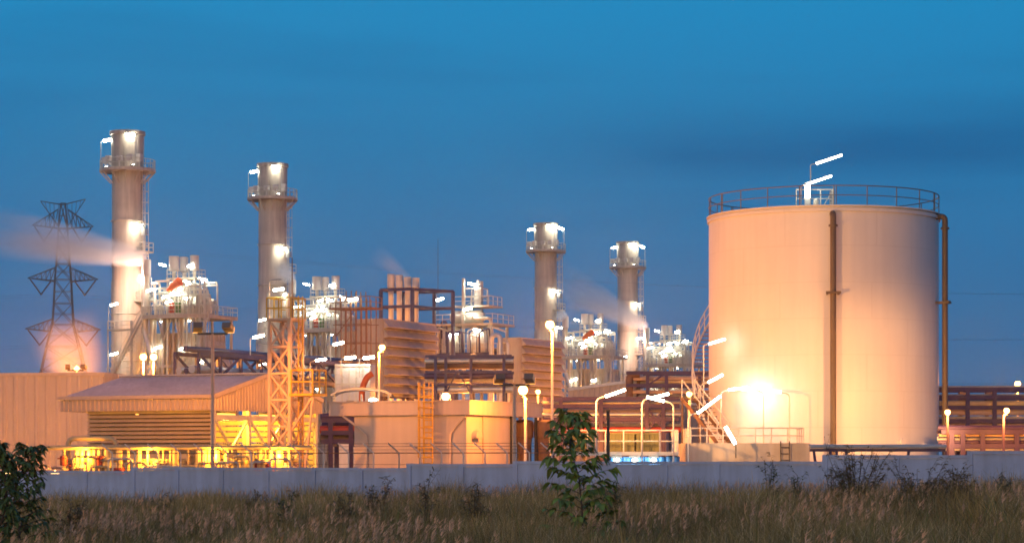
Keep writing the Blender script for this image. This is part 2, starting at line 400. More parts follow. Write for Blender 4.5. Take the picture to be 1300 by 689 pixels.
# ================================================================ heat recovery units
def make_unit():
    rd = random.Random(5)
    t = thing('boiler_unit', '', 'boiler', rz=-GA, group='heat recovery boilers beside the chimneys')
    cs = MB(); cs.box(5.2,15.2,-3.4,3.6,1,19.6)
    for x in np.arange(5.4,15.2,.95): cs.box(x,x+.18,-3.62,-3.41,1.2,19.4)
    for z in (5,9.5,14,18): cs.box(5.1,15.3,-3.7,-3.63,z,z+.25)
    for y in np.arange(-3.1,3.6,1.1): cs.box(15.21,15.42,y,y+.18,1.2,19.4)
    cs.build('casing', 'casing_paint', t)
    dc = MB()   # sloping inlet duct at the turbine end
    dc.v = [(15.45,-3.2,4),(15.45,3.2,4),(15.45,3.2,18.5),(15.45,-3.2,18.5),(19.5,-2,4),(19.5,2,4),(19.5,2,11),(19.5,-2,11)]
    dc.f = [(0,1,2,3),(4,7,6,5),(0,4,5,1),(3,2,6,7),(0,3,7,4),(1,5,6,2)]
    for k in range(5):
        f = (k+.5)/5; x = 15.5+4*f; hz_ = 18.5+(11-18.5)*f; yy = 3.2-1.2*f+.08
        dc.box(x-.1,x+.1,-yy-.08,-yy,4,hz_+.1); dc.box(x-.1,x+.1,-yy,yy,hz_+.02,hz_+.15)
    dc.build('inlet_duct', 'casing_paint', t, False)
    br = MB(); br.box(1.9,5.15,-2.3,2.3,6,14); 
    for x in (2.6,3.6,4.6): br.box(x-.08,x+.08,-2.45,-2.31,6,14)
    br.build('outlet_duct', 'casing_paint', t, False)
    for x in (4.4,8,11.7,15.9):
        for y in (-4.7,4.8): MB().beam((x,y,0),(x,y,21.5),.38,.38,(0,1,0)).build('column', 'pale_steel', t)
    for x in (4.4,8,11.7,15.9):
        MB().beam((x,-4.72,18.4),(x,-6.1,21.4),.22).build('knee_brace', 'pale_steel', t)
        MB().beam((x+.2,-4.72,18.6),(x+1.7,-4.72,21.4),.22).build('knee_brace', 'pale_steel', t)
    for z in (8.5, 15.0):
        MB().beam((4.4,-4.7,z),(15.9,-4.7,z),.3,.35).build('girder', 'pale_steel', t)
    dk = MB(); pol = [(3.2,-4),(4.8,-6.3),(14.6,-6.3),(17.2,-4.2),(17.2,5),(3.2,5)]
    n = len(pol)
    for z in (21.5, 22.0): dk.v += [(x,y,z) for x, y in pol]
    dk.f = [tuple(reversed(range(n))), tuple(range(n,2*n))]+[(i,(i+1)%n,n+(i+1)%n,n+i) for i in range(n)]
    dk.build('deck', 'casing_paint', t, False)
    MB().rail([(x*.995+.05,y*.985,22.0) for x, y in pol], 1.2, .05, 1.5, True).build('deck_railing', 'pale_steel', t)
    # two steam drums
    for y, z, L0, L1, rr in ((-1.2,24.4,5.4,14.8,.62),(2.0,24.0,5.6,14.0,.5)):
        MB().lathe([(.01,L0-.6),(rr*.6,L0-.45),(rr,L0),(rr,L1),(rr*.6,L1+.45),(.01,L1+.6)],20,(0,y,z),axis='x').build('steam_drum', 'insulation', t)
        for x in (L0+1.5,L1-1.5):
            sd_ = MB(); sd_.box(x-.25,x+.25,y-.7,y+.7,22.01,z-rr*.75); sd_.build('drum_saddle', 'pale_steel', t)
    # upper vent deck carrying three silencers
    fr = MB(); fr.box(7.7,14.0,-3.5,-.2,26.9,27.15); fr.build('vent_deck', 'casing_paint', t)
    MB().rail([(7.8,-3.4,27.15),(13.9,-3.4,27.15),(13.9,-.3,27.15),(7.8,-.3,27.15)], 1.1, .045, 1.2, True).build('vent_railing', 'pale_steel', t)
    for x in (7.9,10.8,13.8):
        for y in (-3.35,-.35): MB().beam((x,y,22.01),(x,y,26.88),.2,.2,(0,1,0)).build('vent_post', 'pale_steel', t)
    for a in ((7.9,10.8),(10.8,13.8)):
        MB().beam((a[0],-3.36,22.3),(a[1],-3.36,26.6),.12).build('vent_brace', 'pale_steel', t)
    for x, y, rr in ((8.8,-2.6,.92),(9.5,-.6,.75),(13.1,-2.4,.8)):
        p = MB().tube((x,y,22.5),(x,y,28.1),.32,10).build('vent_pipe', 'pale_steel', t)
        MB().lathe([(.33,28.0),(rr,28.15),(rr,30.1),(rr-.08,30.15),(rr-.12,29.2)],18,(x,y,0)).build('silencer', 'silencer_paint', p)
    # tall vent stack on the chimney side
    p = MB().path([(4.7,-5.2,22.4),(4.7,-5.2,27.4)],.62,14).build('vent_pipe', 'insulation', t)
    MB().lathe([(.63,27.3),(.8,27.45),(.8,29.6),(.7,29.65),(.66,28.5)],18,(4.7,-5.2,0)).build('silencer', 'silencer_paint', p)
    for x in (4.0,5.4): MB().beam((x,-5.6,22),(x,-5.6,27.6),.16,.16,(0,1,0)).build('vent_post', 'pale_steel', t)
    # pipework above and below the deck
    for k in range(46):
        x = rd.uniform(4.8,16); y = rd.choice((-5.4,-4.8,-4.2,-3.2,0,1.2)); z = rd.uniform(23.2,27.0); L = rd.uniform(1.5,4.5)*rd.choice((-1,1))
        x2 = min(16.4,max(4.2,x+L)); rr = rd.choice((.08,.1,.12,.15,.2))
        if abs(x2-x) < .8: x2 = x+.9
        if rd.random() < .45: pts = [(x,y,22.02),(x,y,z),(x2,y,z),(x2,y+rd.uniform(.4,1.2),z),(x2,y+1.3,22.02)]
        elif rd.random() < .5: pts = [(x,y,22.02),(x,y,z),(x2,y,z),(x2,y,22.02)]
        else: pts = [(x,y,22.02),(x,y,z+1),(x,y+1.4,z+1),(x,y+1.4,22.02)]
        o = MB().path(pts, rr, 7, rr*2.2).build('pipe', rd.choice(('insulation','pale_steel','galvanised','insulation')), t)
        if rd.random() < .6:
            vz = 22.9+rd.random()*.5
            v = MB(); v.lathe([(.01,vz-.3),(rr*2,vz-.2),(rr*2,vz+.2),(.01,vz+.3)],8,(x,y,0)); v.tube((x,y-rr,vz),(x,y-rr-.5,vz),.05,5); v.ring((x,y-rr-.5,vz),.01,.05,6,4)
            v.lathe([(.01,y-rr-.55),(.3,y-rr-.52),(.3,y-rr-.46),(.01,y-rr-.43)],10,(x,0,vz),axis='y') if False else None
            v.build('valve', 'galvanised', t)
    for k in range(16):
        x = rd.uniform(5,17); y = -4.0-rd.random()*.9; rr = rd.choice((.14,.2,.25,.34)); z0 = rd.choice((2,5,8,11))
        if k % 3: pts = [(x,y,21.48),(x,y,z0)]
        else: pts = [(x,y,21.48),(x,y,17),(x+rd.choice((-1.5,1.5)),y,14.5),(x+rd.choice((-1.5,1.5)),y,z0)]
        MB().path(pts, rr, 8, .5).build('pipe', rd.choice(('insulation','casing_paint','galvanised')), t)
    MB().path([(4.3,-5.2,21.48),(4.3,-5.2,19.8),(6.2,-5.5,16.2),(6.2,-5.5,3)],.48,12,.7).build('downcomer', 'insulation', t)
    # chimney-side landing with stair
    ld = MB(); ld.box(.2,3.0,-6.2,-4.2,20.0,20.2); ld.box(.2,3.0,-6.2,-4.2,13.6,13.8); ld.build('landing', 'pale_steel', t)
    for x in (.3,2.9):
        MB().beam((x,-6.1,0),(x,-6.1,21.3),.16,.16,(0,1,0)).build('landing_post', 'pale_steel', t)
    for z in (20.2,13.8): MB().rail([(.25,-4.3,z),(.25,-6.15,z),(2.95,-6.15,z)], 1.1, .05, 1.2).build('landing_railing', 'pale_steel', t)
    for a, b in (((1.2,-6.35,13.8),(4.9,-6.5,22.0)),((1.5,-6.4,7),(4.9,-6.4,13.8))):
        s = MB(); a = Vector(a); b = Vector(b)
        for dy in (-.4,.4): s.beam(a+Vector((0,dy,0)), b+Vector((0,dy,0)), .1, .35)
        for k in range(16):
            p = a+(b-a)*k/16; s.box(p.x-.14,p.x+.14,p.y-.38,p.y+.38,p.z-.03,p.z+.02)
        for dy in (-.42,.42):
            s.tube(a+Vector((0,dy,1)), b+Vector((0,dy,1)), .05, 5)
            for k in range(6): p = a+(b-a)*k/5+Vector((0,dy,0)); s.tube(p, p+Vector((0,0,1)), .04, 4)
        s.build('stair', 'pale_steel', t)
    # caged access column at the turbine end
    ac = MB()
    for dx in (0,1.1):
        for dy in (0,1.1): ac.beam((16.6+dx,-5.6+dy,3),(16.6+dx,-5.6+dy,24.5),.13,.13,(0,1,0))
    for z in range(5,25,2):
        ac.beam((16.6,-5.6,z),(17.7,-5.6,z),.09); ac.beam((17.7,-5.6,z),(17.7,-4.5,z),.09); ac.beam((16.6,-5.6,z),(17.7,-5.6,z+2),.07)
    ac.build('access_cage', 'pale_steel', t)
    for m_, x in (('red_paint',10.2),('green_paint',11.6)):
        MB().box(x,x+.9,-6.15,-5.6,22.2,23.6).build('cabinet', m_, t)
    # lamps
    for p, h, d in (((5.3,-6.2,22),3.2,(1,0,0)),((8.6,-6.2,22),2.2,(1,.1,0)),((12.4,-6.2,22),2.6,(-1,0,0)),((17.0,-4.3,22),4.6,(-1,0,0)),((8.0,-3.4,27.15),1.6,(-.6,-.3,0)),
                    ((10.4,-4.0,22),3.4,(1,0,0)),((14,-4.8,22),2.0,(-1,.1,0)),((.4,-6.1,20.2),3.2,(1,-.1,0)),((.4,-6.1,13.8),2.8,(1,-.1,0)),((17.6,-5.6,12.2),3.1,(-1,0,0)),
                    ((7,2.5,22),4.4,(1,-.3,0)),((10.5,-5.3,24.62),1.5,(1,0,0)),((14.5,-5.3,24.62),1.6,(-1,0,0)),((9.4,-6.2,22),1.5,(1,0,0)),((11.6,-5.0,15.0),2.2,(1,0,0)),((6.2,-5.0,15.0),2.4,(1,0,0)),((12.0,-3.3,27.15),1.4,(1,-.2,0)),((12.5,.5,22),4.6,(1,-.3,0))):
        tube_lamp(t, p, h, d, 1.2, .05, .13, .18)
    for p in ((7.4,-4.2,21.2),(13.4,-4.3,21.2),(10,-4.2,13),(14.8,-4.3,9)):
        hd = MB().box(p[0]-.45,p[0]+.45,p[1]-.12,p[1]+.12,p[2],p[2]+.18).build('under_lamp', 'galvanised', t)
        MB().box(p[0]-.4,p[0]+.4,p[1]-.1,p[1]+.1,p[2]-.1,p[2]-.01).build('lamp_tube', 'tube_light', hd)
    # intermediate gallery
    gl = MB().box(9.6,15.8,-5.4,-3.9,24.5,24.62); gl.build('gallery', 'pale_steel', t)
    MB().rail([(9.7,-5.3,24.62),(15.7,-5.3,24.62),(15.7,-4,24.62)],1.15,.045,.9).build('gallery_railing','pale_steel',t)
    for x in (9.8,12.7,15.6): MB().beam((x,-5.2,22.01),(x,-5.2,24.49),.14,.14,(0,1,0)).build('gallery_post','pale_steel',t)
    # true plan: the boiler is narrower than its drawing grid
    def fit(o):
        if o.type == 'MESH':
            for v in o.data.vertices:
                x = v.co.x; v.co.x = x if x < 2 else (2+(x-2)*2.5 if x < 3.2 else 5+(x-3.2)*.745); v.co.y *= .84
        for c_ in kids(o): fit(c_)
    fit(t)
    return t
unit = make_unit()
UL = ['boiler with piped top deck beside the tallest chimney near the pylon',
      'boiler with piped top deck beyond the orange lattice tower',
      'boiler with piped top deck right of the glowing tall mast lamp',
      'boiler with piped top deck next to the big tank stair, steam blowing from it']
for i, (u, Y, lab) in enumerate(ST):
    o = unit if i == 0 else dup(unit, (0,0,0))
    o.location = (gx(u,Y), Y, 0); o['label'] = UL[i]
def inunit(i, p):
    u, Y, _ = ST[i]; return Vector((gx(u,Y),Y,0))+E1*p[0]+E2*p[1]+Vector((0,0,p[2]))
# sodium flood pair on the first boiler
def windsock(i, p, lab):
    q = inunit(i, p); t = thing('windsock', lab, 'windsock', q, -GA, 'orange windsocks on the boilers')
    MB().tube((0,0,0),(0,0,3.6),.06,6).build('mast', 'galvanised', t)
    s = MB().path([(.05,0,3.2),(1,-.1,3.9),(2.1,-.2,4.4)],.30,12,r2=.62); s.f = s.f[:-2]; s.build('sock', 'orange_fabric', t)
windsock(0, (10.0,-5.0,22.0), 'orange windsock over the boiler by the tallest chimney')
windsock(2, (10.0,-5.0,22.0), 'orange windsock over the boiler right of the tall mast lamp')

# ================================================================ louvred filter houses
def make_filter():
    t = thing('filter_house', '', 'air filter house', rz=-GA, group='louvred air intake houses')
    # local: corner at origin, louvred face along +y (normal +x), plain face along -x
    L, W, z0, z1 = 12.6, 3.2, 9.2, 17.7
    b = MB().box(-W,0,0,L,z0,z1)
    b.box(-W+.2,-W+.5,-.08,-.01,z0,z1); b.box(-.5,-.2,-.08,-.01,z0,z1)
    b.build('housing', 'filter_paint', t, False)
    b = MB().box(-W-2.4,-W-.02,.8,L-.6,z0+1.5,z1-1.3)
    for k in range(4): b.box(-W-2.2+k*.6,-W-2.1+k*.6,.7,.79,z0+1.5,z1-1.3)
    b.build('transition_duct', 'filter_paint', t, False)
    n = 8; ph = (z1-z0-.3)/n
    for k in range(n):
        zt = z1-.15-k*ph; h = MB()
        a = [(.02,.15,zt),(.62,.15,zt-.74),(.62,.15,zt-.84),(.02,.15,zt-.12)]
        h.v = a+[(x,L-.15,z) for x, y, z in a]; h.f = [(0,1,2,3),(7,6,5,4),(0,4,5,1),(1,5,6,2),(2,6,7,3),(3,7,4,0)]
        h.f += []
        m = len(h.v); h.v += [(.02,.14,zt-.12),(.61,.14,zt-.84),(.02,.14,zt-.95)]; h.f.append((m,m+2,m+1))
        h.build('louvre_hood', 'hood_paint', t, False)
        g = MB().box(.005,.03,.2,L-.2,zt-ph+.05,zt-.25); g.build('louvre_screen', 'lamp_housing', t, False)
    for x in (-W+.2,-.2):
        for y in (.3,L/2,L-.3): MB().beam((x,y,0),(x,y,z0),.35,.35,(0,1,0)).build('leg', 'rust_steel', t)
    MB().beam((-.2,.3,1),(-.2,L/2,z0-.2),.2).build('brace', 'rust_steel', t)
    MB().beam((-.2,L/2,z0-.2),(-.2,L-.3,1),.2).build('brace', 'rust_steel', t)
    return t
fh = make_filter()
fh.location = (gx(486,258), 258, 0); fh['label'] = 'left louvred air intake house, behind the lit lamp post and navy frame'
f2 = dup(fh, (gx(661,298), 298, 0), None, 'right louvred air intake house, behind the tall glowing mast lamp')

# ================================================================ navy frame with silencers
def navy_frame():
    Y = 292; t = thing('vent_frame', 'tall open navy steel frame holding four pale vent silencers', 'steel frame', (gx(518,Y),Y,0), -GA)
    z1 = hz(369,Y); xs = (-2.4,2.0); ys = (-2.6,3.2)
    for x in xs:
        for y in ys: MB().beam((x,y,0),(x,y,z1),.36,.36,(0,1,0)).build('post', 'navy_steel', t)
    MB().beam((xs[1]+2.6,ys[1],0),(xs[1]+2.6,ys[1],z1),.36,.36,(0,1,0)).build('post', 'navy_steel', t)
    for z in (z1, z1-2.1):
        for y in ys: MB().beam((xs[0],y,z),(xs[1]+(2.6 if y > 0 else 0),y,z),.3,.36).build('beam', 'navy_steel', t)
        for x in xs: MB().beam((x,ys[0],z),(x,ys[1],z),.3,.36).build('beam', 'navy_steel', t)
    MB().beam((xs[1],ys[0],z1),(xs[1]+2.6,ys[1],z1),.3,.3).build('beam', 'navy_steel', t)
    for k, (x, y) in enumerate(((-1.9,-.9),(-.9,-.6),(.1,-.3),(1.1,0))):
        p = MB().tube((x,y,8),(x,y,z1+.4),.33,12).build('vent_pipe', 'silencer_paint', t)
        dz = (1.75,1.6,1.35,1.25)[k]
        MB().lathe([(.34,z1+.3),(.48,z1+.4),(.48,z1+.3+dz),(.4,z1+.32+dz),(.36,z1+1)],16,(x,y,0)).build('silencer', 'silencer_paint', p)
navy_frame()
def lightning_rod():
    Y = 300; p = at(556,400,Y)
    o = MB().tube((0,0,0),(0,0,hz(303,Y)),.09,6,.03).build('lightning_rod','wire')
    o.location = (p.x,Y,0); tag(o, 'hair-thin lightning rod standing right of the navy frame', 'lightning rod')
lightning_rod()

# ================================================================ scaffold
def scaffold():
    Y = 246; t = thing('scaffold', 'rusty tube scaffold with top platform left of the louvred house', 'scaffold', (gx(452,Y),Y,0), -GA)
    zt = hz(393,Y); s = (gx(475,Y)-gx(430,Y))/2
    for x in (-s,-s*.66,-s*.33,0,s*.33,s*.66,s):
        for y in (-1,1): MB().tube((x*1.0,y,0),(x,y,zt+(1.9 if abs(x) < s*.5 else 1.1)),.06,6).build('standard', 'rust_steel', t)
    for z in np.arange(3,zt,1.9):
        for y in (-1,1): MB().tube((-s-.3,y,z),(s+.3,y,z),.05,5).build('ledger', 'rust_steel', t)
    for z in np.arange(3,zt,4.): MB().tube((-s,-1.06,z),(s*.35,-1.06,z+3),.05,5).build('brace', 'rust_steel', t)
    MB().box(-s-.6,s+.6,-1.4,1.4,zt,zt+.16).build('boards', 'rust_steel', t)
    MB().rail([(-s-.5,-1.3,zt+.16),(s+.5,-1.3,zt+.16),(s+.5,1.3,zt+.16)],1.1,.05,1.3).build('guard_rail', 'rust_steel', t)
    tube_lamp(t, (-.5,-1.3,zt+.16), .7, (1,0,0), 1.0, .05, .14, .1)
scaffold()

# ================================================================ deaerator tower
def deaerator():
    Y = 300; t = thing('deaerator_tower', 'piped tower with domed pale vessels between the two louvred houses', 'process tower', (gx(600,Y),Y,0), -GA)
    def Z(v): return hz(v,Y)
    for x in (-3.6,0,3.6):
        for y in (-2.6,2.6): MB().beam((x,y,0),(x,y,Z(412) if x else Z(355)),.3,.3,(0,1,0)).build('column', 'navy_steel' if x < 0 else 'pale_steel', t)
    for v in (480,449,412):
        z = Z(v); d = MB().box(-4.2,4.4,-3.2,3.2,z-.25,z); d.build('floor_deck', 'navy_steel' if v == 449 else 'pale_steel', t)
        MB().rail([(-4.1,-3.1,z),(4.3,-3.1,z),(4.3,3.1,z)],1.15,.05,1.4).build('floor_railing', 'pale_steel', t)
    # upright domed vessels
    for x, y, rr, v0, v1 in ((-2.4,-1.6,1.45,448,414),(1.8,-1.7,1.25,448,420)):
        a, b = Z(v0), Z(v1)
        MB().lathe([(rr,a),(rr,b-rr*.5),(rr*.85,b-rr*.2),(rr*.5,b),(.01,b+.08)],24,(x,y,0)).build('upright_vessel', 'insulation', t)
    z = Z(403); rr = .85
    MB().lathe([(.01,-2.6),(rr*.7,-2.45),(rr,-2.0),(rr,1.6),(rr*.7,2.05),(.01,2.2)],20,(0,-1,z),axis='x').build('steam_drum', 'insulation', t)
    # upper stage
    z = Z(389)
    MB().box(-1.8,3.4,-2.2,1.8,z-.2,z).build('upper_deck', 'pale_steel', t)
    MB().rail([(-1.7,-2.1,z),(3.3,-2.1,z),(3.3,1.7,z)],1.15,.05,1.2).build('upper_railing', 'pale_steel', t)
    MB().lathe([(.55,z),(.55,Z(361)),(.45,Z(359.5)),(.2,Z(359)),(.18,Z(356)),(.01,Z(356))],16,(.9,-.3,0)).build('vent_column', 'silencer_paint', t)
    up = MB()
    for x in (-.4,1.8):
        for y in (-1.4,.6): MB().beam((x,y,z),(x,y,Z(367)),.13,.13,(0,1,0)).build('upper_post','pale_steel',t)
    for zz in (Z(367),Z(378)):
        MB().beam((-.4,-1.4,zz),(1.8,-1.4,zz),.12).build('upper_beam','pale_steel',t); MB().beam((1.8,-1.4,zz),(1.8,.6,zz),.12).build('upper_beam','pale_steel',t)
    up.beam((-.4,-1.4,z),(1.8,-1.4,Z(378)),.08); up.build('upper_brace', 'pale_steel', t)
    MB().path([(1.5,-2.3,Z(406)),(3.8,-2.6,Z(406)),(4.0,-2.6,Z(425))],.22,10,.5).build('gooseneck_pipe', 'insulation', t)
    MB().path([(-2.9,-3.0,Z(470)),(-2.9,-3.0,Z(409)),(-2.2,-3.0,Z(409)),(-2.2,-3.0,Z(440))],.14,8,.3).build('pipe', 'navy_steel', t)
    rd = random.Random(3)
    for k in range(38):
        x = rd.uniform(-3.8,4.2); v0 = rd.choice((500,480,449)); y = rd.uniform(-3.4,-2.7); rr = rd.choice((.07,.1,.13,.2)); x2 = x+rd.choice((-1.6,1.4,2))
        MB().path([(x,y,Z(v0)),(x,y,Z(v0-rd.uniform(14,34))),(x2,y,Z(v0-rd.uniform(14,34))),(x2,y+.3,Z(v0))],rr,7,rr*2).build('pipe', rd.choice(('insulation','galvanised','pale_steel','navy_steel')), t)
    for p, h, d in (((-4.1,-3.1,Z(412)),2.9,(1,.0,0)),((-2,-3.1,Z(449)),2.2,(1,0,0)),((3.2,-3.1,Z(449)),2.6,(-1,0,0)),((1.9,-2.1,z),2.5,(-1,0,0)),((-3.8,-3.2,Z(480)),2.4,(1,.0,0)),((2.5,-3.2,Z(480)),2.0,(1,0,0)),((0,-3.2,Z(412)),1.6,(1,0,0))):
        tube_lamp(t, p, h, d, 1.1, .05, .15, .2)
deaerator()
def pipe_loop():
    Y = 268; t = thing('pipe_loop', 'tall white twin expansion loop pipe left of the right louvred house', 'pipe', (gx(630,Y),Y,0), -GA)
    z = hz(425,Y)
    MB().path([(-.6,0,0),(-.6,0,z),(.5,0,z),(.5,0,0)],.28,10,.55).build('pipe','insulation',t)
    MB().path([(-.05,.6,0),(-.05,.6,z-.8),(1.2,.6,z-.8),(1.2,.6,0)],.16,10,.4).build('pipe','insulation',t)
pipe_loop()

# ================================================================ steel pylon and its cables
def pylon():
    Y = 455.; t = thing('lattice_pylon', 'tall steel lattice power pylon with three pairs of cross arms at far left', 'pylon', (gx(80,Y),Y,0), R(14))
    def Z(v): return hz(v,Y)
    sc = Y/F
    lev = [(0,7.2),(Z(500),5.2),(Z(470),4.1),(Z(440),3.1),(Z(412),2.0),(Z(385),1.75),(Z(355),1.55),(Z(335),1.3),(Z(312),1.05),(Z(290),.85),(Z(258),.45)]
    body = MB(); wl = .2
    def cor(h, k): return ((-h,-h),(h,-h),(h,h),(-h,h))[k % 4]
    for (z0,h0),(z1,h1) in zip(lev, lev[1:]):
        for k in range(4):
            a0, a1 = cor(h0,k), cor(h1,k); b0, b1 = cor(h0,k+1), cor(h1,k+1)
            body.beam((*a0,z0),(*a1,z1),wl)
            body.beam((*a0,z0),(*b1,z1),.12); body.beam((*b0,z0),(*a1,z1),.12)
            body.beam((*a1,z1),(*b1,z1),.12)
            m = .5; zm = (z0+z1)/2; hm = (h0+h1)/2
            body.beam((*cor(hm,k),zm),(*cor(hm,k+1),zm),.08)
    body.build('lattice_body', 'pylon_steel', t)
    ends = []
    for vt, vb, ext, h in ((266,290,38,.9),(340,357,44,1.5),(405,421,47,1.95)):
        for s in (-1,1):
            a = MB(); zt, zb = Z(vt), Z(vb); x = s*ext*sc
            tip = (x,0,zb+.5)
            for y in (-h,h):
                a.beam((s*h,y,zb),tip,.16); a.beam((s*h,y,zt),tip,.13)
                for k in range(1,6):
                    f = k/6; p = Vector((s*h,y,zb)).lerp(Vector(tip),f); q = Vector((s*h,y,zt)).lerp(Vector(tip),f); a.beam(p,q,.07)
                    if k < 6: q2 = Vector((s*h,y,zt)).lerp(Vector(tip),f-1/6); a.beam(p,q2,.07)
            for k in range(6):
                f = k/6; p = Vector((s*h,-h,zb)).lerp(Vector(tip),f); q = Vector((s*h,h,zb)).lerp(Vector(tip),min(1,f+1/6)); a.beam(p,q,.07)
            arm = a.build('cross_arm', 'pylon_steel', t)
            ins = MB(); drop = 17*sc; mid = x*.62
            ins.tube((x*.93,0,zb+.3),(mid,0,zb-drop),.14,6); ins.tube((x*.34,0,zb),(mid,0,zb-drop),.14,6); ins.lathe([(.01,-.2),(.2,0),(.01,.2)],6,(mid,0,zb-drop))
            ins.build('insulator_string', 'insulator', arm)
            ends.append((mid, zb-drop, s, vt))
    hd = MB(); z = Z(258)
    for s in (-1,1):
        tip = (s*28*sc,0,z+(.3 if s < 0 else .9))
        for y in (-.45,.45): hd.beam((0,y,z-.3),tip,.14); hd.beam((s*.8,y,Z(288)),tip,.13)
        for k in range(1,5):
            f = k/5; hd.beam(Vector((0,0,z-.3)).lerp(Vector(tip),f), Vector((s*.8,0,Z(288))).lerp(Vector(tip),f-.15), .08)
    hd.build('earth_wire_peak', 'pylon_steel', t)
    names = {266:'upper', 340:'middle', 405:'lower'}
    base = Vector((gx(80,Y),Y,0))
    for mid, z, s, vt in ends:
        p = base+Vector((mid*math.cos(R(14)), mid*math.sin(R(14)), z)); pts = []
        d = Vector((.94,.34,0)); span = 330
        for k in range(-14,41):
            f = k/40 if k > 0 else k/40
            dd = f*span; sag = -.055*abs(dd)*(1-min(1,abs(dd)/span))*1.2
            pts.append(p+d*dd+Vector((0,0,sag)))
        o = MB().path(pts, .013, 4).build('power_cable','wire')
        tag(o, f"thin sagging cable hung under the {names[vt]} {'left' if s < 0 else 'right'} arm of the pylon", 'cable', 'power cables of the pylon')
pylon()

# ================================================================ left hall
def hall():
    Y = 188.; A = at(131,472,Y); H = A.z; t = thing('metal_clad_hall', 'big plain ribbed metal hall at the left edge, lit orange', 'industrial hall', (A.x,Y,0), -R(9))
    w_ = MB().sheet((-24,0),(0,0),0,H-.3,.9,.05,(0,-1,0)); w_.build('front_wall','cladding',t,False)
    MB().sheet((.0,.0),(.0,26),0,H-.3,.9,.05,(1,0,0)).build('side_wall','cladding',t,False)
    MB().box(-24.1,.12,-.14,26.2,H-.3,H-.02).build('roof','cladding',t,False)
    MB().box(-24.05,.08,-.12,-.06,.1,.8).build('plinth_strip','cladding',t,False)
hall()
def flood_pair(name, u, v, Y, lab, foot=0):
    p = at(u,v,Y); t = thing(name, lab, 'floodlight mast', (p.x,Y,foot))
    MB().tube((0,0,0),(0,0,p.z-foot-.2),.11,8,.07).build('mast','tower_paint',t)
    MB().beam((-.7,0,p.z-foot-.2),(.7,0,p.z-foot-.2),.1).build('cross_arm','dark_post',t)
    for s in (-1,1):
        h = MB(); h.beam((s*.65,-.2,p.z-foot+.2),(s*.75,.3,p.z-foot+.0),.42,.28); h.build('flood_head','lamp_housing',t)
    return t

